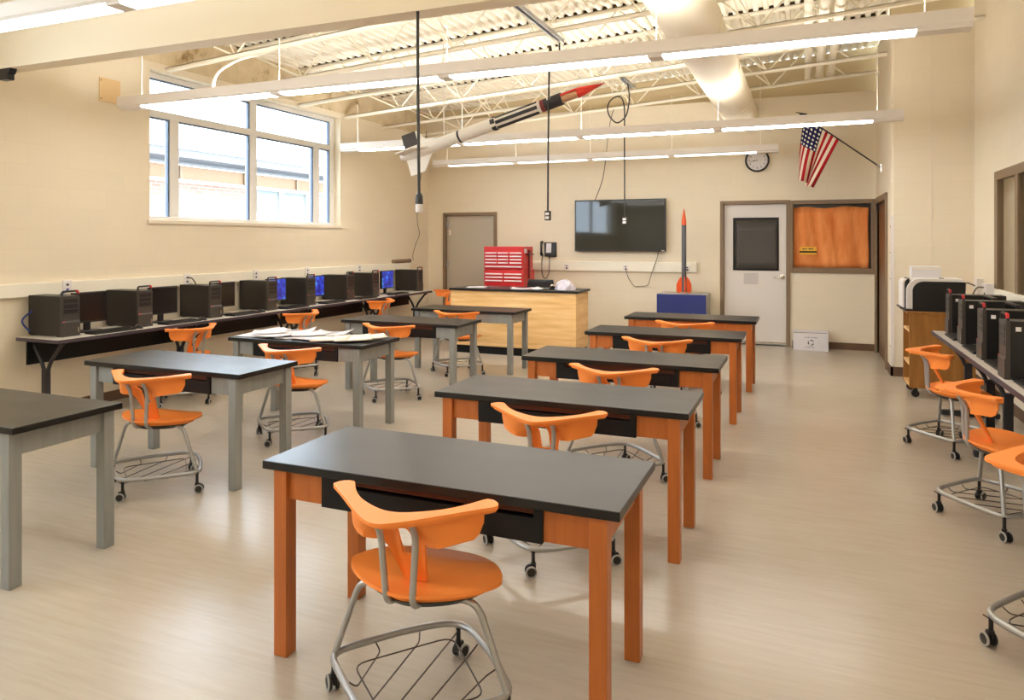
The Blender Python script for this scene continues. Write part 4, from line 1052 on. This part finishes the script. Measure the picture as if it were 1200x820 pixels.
MB().lathe([(0.058,2.08),(0.052,2.13),(0.0,L)], 24, LX).build('nose_cone', 'rocketred', hr, smooth=True)
for i, (an, mm) in enumerate(((0, 'rocketdark'), (PI, 'rocketwhite'), (PI/2, 'rocketwhite'), (-PI/2, 'rocketwhite'))):
    mt = Matrix.Rotation(an,4,'X')@Matrix(((1,0,0,0),(0,0,-1,0),(0,1,0,0),(0,0,0,1)))
    f_ = MB().prism([(-0.10,0.05),(0.25,0.05),(0.23,0.08),(0.10,0.245),(-0.10,0.25)], -0.006, 0.006, mt).build('fin', 'rocketwhite', hr)
    if mm == 'rocketdark': MB().prism([(-0.098,0.085),(0.09,0.085),(0.09,0.247),(-0.098,0.247)], -0.0075, 0.0075, mt).build('dark_panel', 'rocketdark', f_)
cable('hanging_wire', 'white wire holding the tail half of the hanging rocket', [(-3.87, 7.35, 3.9), (-3.87, 7.35, 3.3), (-3.86, 7.35, 2.79)], 0.007, 'whitecord', 'wire')
cable('hanging_line', 'thin white wire holding the nose half of the hanging rocket', [(-2.56, 7.35, 4.1), (-2.56, 7.35, 3.5), (-2.56, 7.35, 3.15)], 0.004, 'whitecord', 'wire')

# power drops
def strut(label, x, y0, y1, z):
    mb = MB().box(x-0.028, x+0.028, y0, y1, z, z+0.006).box(x-0.028, x-0.022, y0, y1, z-0.03, z).box(x+0.022, x+0.028, y0, y1, z-0.03, z).box(x-0.028, x-0.016, y0, y1, z-0.034, z-0.03).box(x+0.016, x+0.028, y0, y1, z-0.034, z-0.03)
    return tag(mb.build('strut_channel', 'galv'), label, 'strut')
strut('galvanized strut channel under the roof above the middle of the room', -2.34, 5.72, 7.06, 3.672)
strut('short galvanized strut channel above the coiled black cord', -2.16, 8.95, 9.6, 3.672)
def drop(label, top, pts, plug):
    t = thing('power_drop', label, 'power cord', top, 0, 'hanging power cords')
    MB().tube(smoothpath([Vector(p)-Vector(top) for p in pts], 8), 0.0095, 8).build('cord', 'cord', t, smooth=True)
    b = Vector(pts[-1])-Vector(top)
    if plug == 'white':
        MB().lathe([(0.012,0.05),(0.022,0.03),(0.024,-0.02)], 14, Matrix.Translation(b)).build('connector', 'blackplastic', t, smooth=True)
        MB().lathe([(0.023,-0.02),(0.023,-0.065),(0.019,-0.07)], 14, Matrix.Translation(b)).build('connector_end', 'white', t, smooth=True)
    else:
        MB().box(b.x-0.03, b.x+0.03, b.y-0.022, b.y+0.022, b.z-0.09, b.z+0.01).build('outlet_box', 'blackplastic', t, bevel=0.006)
        for k in (-0.062, -0.022): MB().box(b.x-0.021, b.x+0.021, b.y-0.025, b.y-0.02, b.z+k-0.014, b.z+k+0.014).build('receptacle', 'white', t, bevel=0.004)
    return t
drop('straight black power cord hanging from the girder left of the rocket, nearest the camera', (-2.175, 3.80, 2.99), [(-2.175, 3.80, 2.99), (-2.173, 3.80, 2.5), (-2.165, 3.80, 1.84)], 'white')
drop('black power cord with hooked loop hanging in front of the long light, crossing the rocket', (-2.36, 7.04, 3.64), [(-2.36, 7.04, 3.64), (-2.362, 7.04, 3.45), (-2.39, 7.045, 3.37), (-2.425, 7.05, 3.42), (-2.45, 7.05, 3.56), (-2.463, 7.05, 3.62), (-2.472, 7.05, 3.55), (-2.476, 7.05, 3.3), (-2.485, 7.05, 2.6), (-2.49, 7.05, 1.90)], 'box')
drop('black power cord with round coil hanging in front of the television', (-2.15, 9.2, 3.64), [(-2.15, 9.2, 3.64), (-2.129, 9.2, 3.476), (-2.146, 9.2, 3.311), (-2.191, 9.21, 3.203), (-2.298, 9.22, 3.143), (-2.395, 9.22, 3.234), (-2.424, 9.22, 3.347), (-2.384, 9.22, 3.44), (-2.293, 9.21, 3.483), (-2.225, 9.2, 3.449), (-2.191, 9.19, 3.314), (-2.19, 9.19, 3.1), (-2.19, 9.19, 2.6), (-2.19, 9.2, 1.90)], 'box')
cable('antenna_cable', 'thin grey cable dropping slantwise from the roof to the top of the television', [(-2.80, 11.1, 3.72), (-2.86, 11.12, 3.56), (-2.92, 11.16, 3.3), (-2.99, 11.25, 2.9), (-3.08, 11.38, 2.58), (-3.25, 11.55, 2.27)], 0.007, 'greycord')
cable('hanging_cable', 'thin wavy grey cable hanging in the back left corner above the last tower', [(-6.12, 11.0, 3.5), (-6.2, 11.0, 3.0), (-6.237, 11.0, 2.7), (-6.29, 11.0, 2.3), (-6.305, 11.0, 1.93), (-6.262, 11.0, 1.72), (-6.33, 11.0, 1.55), (-6.395, 11.0, 1.34), (-6.375, 11.0, 1.26)], 0.006, 'greycord')
rl = thing('cardboard_tube', 'brown tube with dark end resting on the raceway in the back left corner', 'tube', (XL+0.036, 10.35, RZ1+0.033))
MB().tube([(0,0,0),(0,0.53,0)], 0.032, 16).build('tube', 'taupe', rl, smooth=True)
MB().tube([(0,0.50,0),(0,0.54,0)], 0.0345, 16).build('end_cap', 'ink', rl, smooth=True)

# printer stand and printer
ps = thing('printer_stand', 'oak printer stand on casters with open shelves', 'cabinet', (0.97, 8.32, 0))
MB().box(0, 0.58, 0, 0.022, 0.10, 0.855).build('side_panel', 'oak', ps, bevel=0.002)
MB().box(0, 0.58, 0.50, 0.522, 0.10, 0.855).build('side_panel', 'oak', ps, bevel=0.002)
MB().box(0.56, 0.58, 0.022, 0.50, 0.10, 0.855).build('back_panel', 'oak', ps)
MB().box(-0.02, 0.60, -0.015, 0.54, 0.855, 0.88).build('top', 'oak', ps, bevel=0.003)
for z in (0.10, 0.32, 0.66): MB().box(0.005, 0.56, 0.022, 0.50, z, z+0.022).build('shelf', 'maple', ps)
for x in (0.06, 0.52):
    for y in (0.06, 0.46): MB().box(x-0.02, x+0.02, y-0.02, y+0.02, 0.07, 0.10).tube([(x, y-0.015, 0.037), (x, y+0.015, 0.037)], 0.037, 14).build('caster', 'blackplastic', ps, smooth=True)
pr_ = thing('printer', 'large white and black laser printer on the oak stand', 'printer', (0.915, 8.33, 0.88))
XZ = Matrix(((1,0,0,0),(0,0,1,0),(0,1,0,0),(0,0,0,1)))
def rounded(x0, x1, z0, z1, r, n=8):
    return [(x0, z0), (x1, z0), (x1, z1)] + [(x0+r-r*math.sin(PI/2*i/n), z1-r+r*math.cos(PI/2*i/n)) for i in range(n+1)]
MB().prism(rounded(0.03, 0.53, 0.02, 0.335, 0.13), 0.012, 0.44, XZ).build('body', 'white', pr_, bevel=0.006)
MB().prism(rounded(0.085, 0.55, 0.0, 0.305, 0.10), -0.002, 0.014, XZ).build('side_cover', 'blackplastic', pr_, bevel=0.004)
MB().prism(rounded(0.0, 0.05, 0.03, 0.325, 0.045), 0.06, 0.42, XZ).build('front_cover', 'white', pr_, bevel=0.004)
MB().prism(rounded(0.018, 0.06, 0.0, 0.33, 0.05), 0.04, 0.43, XZ).build('front_seam', 'blackplastic', pr_)
MB().box(-0.02, 0.10, 0.08, 0.40, 0.018, 0.035).build('paper_tray', 'blackplastic', pr_, bevel=0.004)
MB().box(0.02, 0.53, 0.0, 0.44, 0.0, 0.022).build('base', 'blackplastic', pr_, bevel=0.004)
MB().box(0.33, 0.37, 0.05, 0.08, 0.335, 0.342).build('button', 'blackplastic', pr_)
pk = thing('white_carton', 'white carton standing on the printer at its far side', 'box', (1.02, 8.58, 1.215))
MB().box(0, 0.27, 0, 0.16, 0, 0.115).build('carton', 'paper', pk, bevel=0.004)
MB().box(0.01, 0.26, -0.0015, 0, 0.085, 0.10).build('flap_edge', 'cream', pk)
for i, (x, z0, l_) in enumerate(((0.06, 0.122, 'small brown bundle on the lowest shelf of the printer stand'),)):
    o = MB().box(-0.05, 0.09, -0.12, 0.12, 0.0, 0.05).box(-0.03, 0.07, -0.10, 0.10, 0.05, 0.075).build('paper_bundle', 'inner', None, bevel=0.004, loc=(1.09, 8.57, 0.122))
    tag(o, l_, 'bundle')

# recycled paper box on the floor
rb = thing('paper_box', 'white cardboard box with printed round arrows on the floor under the orange paper', 'box', (-0.178, 11.29, 0), math.radians(2))
W_, D_, H_ = 0.47, 0.27, 0.255
mb = MB().box(0, W_, 0, 0.006, 0, H_).box(0, W_, D_-0.006, D_, 0, H_+0.015).box(0, 0.006, 0.006, D_-0.006, 0, H_).box(W_-0.006, W_, 0.006, D_-0.006, 0, H_).box(0.006, W_-0.006, 0.006, D_-0.006, 0, 0.006)
mb.build('carton', 'paper', rb)
MB().box(0.006, W_-0.006, 0.02, D_-0.006, H_-0.03, H_-0.02).build('contents', 'taupe', rb)
mb = MB()
for k in range(3):
    a0 = math.radians(20+120*k); a1 = a0+math.radians(62); cx, cz = 0.235, 0.118
    n = 8
    for i in range(n):
        b0, b1 = a0+(a1-a0)*i/n, a0+(a1-a0)*(i+1)/n
        q = lambda r, b: (cx+r*math.cos(b), cz+r*math.sin(b))
        r0, r1 = 0.030, 0.042
        mb.prism([q(r0,b0), q(r1,b0), q(r1,b1), q(r0,b1)], -0.001, 0.0008, Matrix(((1,0,0,0),(0,0,1,0),(0,1,0,0),(0,0,0,1))))
    q = lambda r, b: (cx+r*math.cos(b), cz+r*math.sin(b))
    mb.prism([q(0.020,a1), q(0.052,a1), q(0.036,a1+0.5)], -0.001, 0.0008, Matrix(((1,0,0,0),(0,0,1,0),(0,1,0,0),(0,0,0,1))))
mb.build('round_arrows', 'ink', rb)
mb = MB()
for z, ws, x in ((0.185, (0.010,0.014,0.012,0.016,0.010,0,0.012,0.016,0.010,0.014,0.012), 0.155), (0.045, (0.014,0.010,0.012,0.016,0.010,0.014,0.012,0.010), 0.165)):
    for i, wd in enumerate(ws):
        if wd: mb.box(x, x+wd*0.8, -0.001, 0, z, z+(0.018 if i % 3 == 0 else 0.013))
        x += (wd or 0.012)+0.003
mb.build('lettering', 'greyink', rb)

# small black bracket under the girder, tan plate on the wall
br_ = thing('black_bracket', 'small black bracket under the girder in the top left corner', 'bracket', (-6.13, 3.82, 2.895))
MB().prism([(-0.2,0.09),(0.235,0.09),(0.215,0.05),(0.20,0.045),(0.20,0.0),(0.10,0.0),(0.06,0.03),(-0.2,0.03)], -0.03, 0.03, XZ).build('body', 'blackplastic', br_, bevel=0.004)
wp = thing('wall_plate', 'tan unpainted plate screwed to the left wall near the window', 'wall plate', (XL, 5.1, 3.10))
MB().box(0, 0.012, -0.115, 0.115, -0.125, 0.11).build('plate', mat('tan_plate', (220, 190, 144), 0.6), wp, bevel=0.003)
for z in (-0.10, 0.08): MB().lathe([(0.007,0),(0.007,0.003)], 8, Matrix.Translation((0.012,-0.10,z))@Matrix.Rotation(PI/2,4,'Y')).build('screw', 'taupe', wp)

# loose papers spread over the third grey table
rnd = random.Random(3); TZ = 0.75
spec = [(-4.54, 5.09, 0.12, 'leftmost flat white paper at the near left corner of the paper strewn table', 'paper', 0.004, 0.006), (-4.52, 5.33, -0.25, 'white paper with lifted corner at the back left of the paper strewn table', 'paper', 0.022, 0.004),
        (-4.32, 5.07, -0.08, 'white sheet second from the left along the front of the paper strewn table', 'paper', 0.006, 0.008), (-4.30, 5.32, 0.5, 'peaked white sheet at the back of the paper strewn table', 'paper', 0.036, 0.004),
        (-4.12, 5.10, 0.2, 'white sheet third from the left along the front of the paper strewn table', 'paper', 0.010, 0.006), (-4.08, 5.33, -0.12, 'white sheet in the middle back of the paper strewn table, partly under another', 'paper', 0.012, 0.004),
        (-3.93, 5.08, -0.1, 'grey white sheet in the middle front of the paper strewn table', 'paper', 0.006, 0.010), (-3.92, 5.33, 0.3, 'white curled sheet right of the middle at the back of the paper strewn table', 'paper', 0.026, 0.004),
        (-3.74, 5.07, 0.42, 'cream folder fanned toward the front right of the paper strewn table', 'cream', 0.005, 0.012), (-3.66, 5.26, 0.55, 'cream sheet slanting across the right half of the paper strewn table', 'cream', 0.010, 0.006),
        (-3.55, 5.11, 0.62, 'second cream folder, left of the rightmost sheet on the paper strewn table', 'cream', 0.006, 0.010), (-3.48, 5.22, 0.70, 'rightmost cream sheet near the right edge of the paper strewn table', 'cream', 0.006, 0.006)]
for i, (x, y, a, l_, mm, cu, th) in enumerate(spec):
    sheet(l_, (x, y, TZ+0.001+0.004*(i % 4)+(0.004 if i > 7 else 0)), a, 0.31, 0.235, mm, th, cu, 'loose papers on the grey table', tilt=0.006*(i % 3))
    if i in (0, 4): sheet('white sheet lying crosswise on top of the '+('left' if i == 0 else 'middle')+' papers', (x+0.08, y+0.05, TZ+0.03), a+0.5, 0.29, 0.22, 'paper', 0.003, 0.008, 'loose papers on the grey table')

# ------------------------------------------------------------------ light from outside, camera, view
wd = bpy.data.worlds.new('sky'); sc.world = wd; wd.use_nodes = True
bg = wd.node_tree.nodes['Background']; bg.inputs[0].default_value = (0.72, 0.86, 1.0, 1); bg.inputs[1].default_value = 12.0
sun = bpy.data.lights.new('sun', 'SUN'); sun.energy = 0.4; sun.angle = 0.3; sun.color = (1.0, 0.96, 0.9)
so = bpy.data.objects.new('sun', sun); COL.objects.link(so); so.rotation_euler = Vector((-0.55, -0.15, -0.82)).to_track_quat('-Z', 'Y').to_euler()

cam = bpy.data.cameras.new('camera'); co = bpy.data.objects.new('camera', cam); COL.objects.link(co)
co.location = (0, 0, 1.6); co.rotation_euler = (PI/2, 0, math.radians(22.307))
cam.sensor_fit = 'HORIZONTAL'; cam.sensor_width = 36; cam.lens = 36*841.6/1200; cam.shift_y = -(410-281.93)/1200
cam.clip_start = 0.05; cam.clip_end = 200
sc.camera = co
vs = sc.view_settings
vs.view_transform = 'Standard'; vs.look = 'None'; vs.exposure = -0.2; vs.gamma = 1.0; vs.use_curve_mapping = False
sc.cycles.max_bounces = 10; sc.cycles.diffuse_bounces = 6; sc.cycles.glossy_bounces = 4; sc.cycles.transmission_bounces = 6
sc.cycles.use_denoising = True; sc.cycles.sample_clamp_indirect = 8
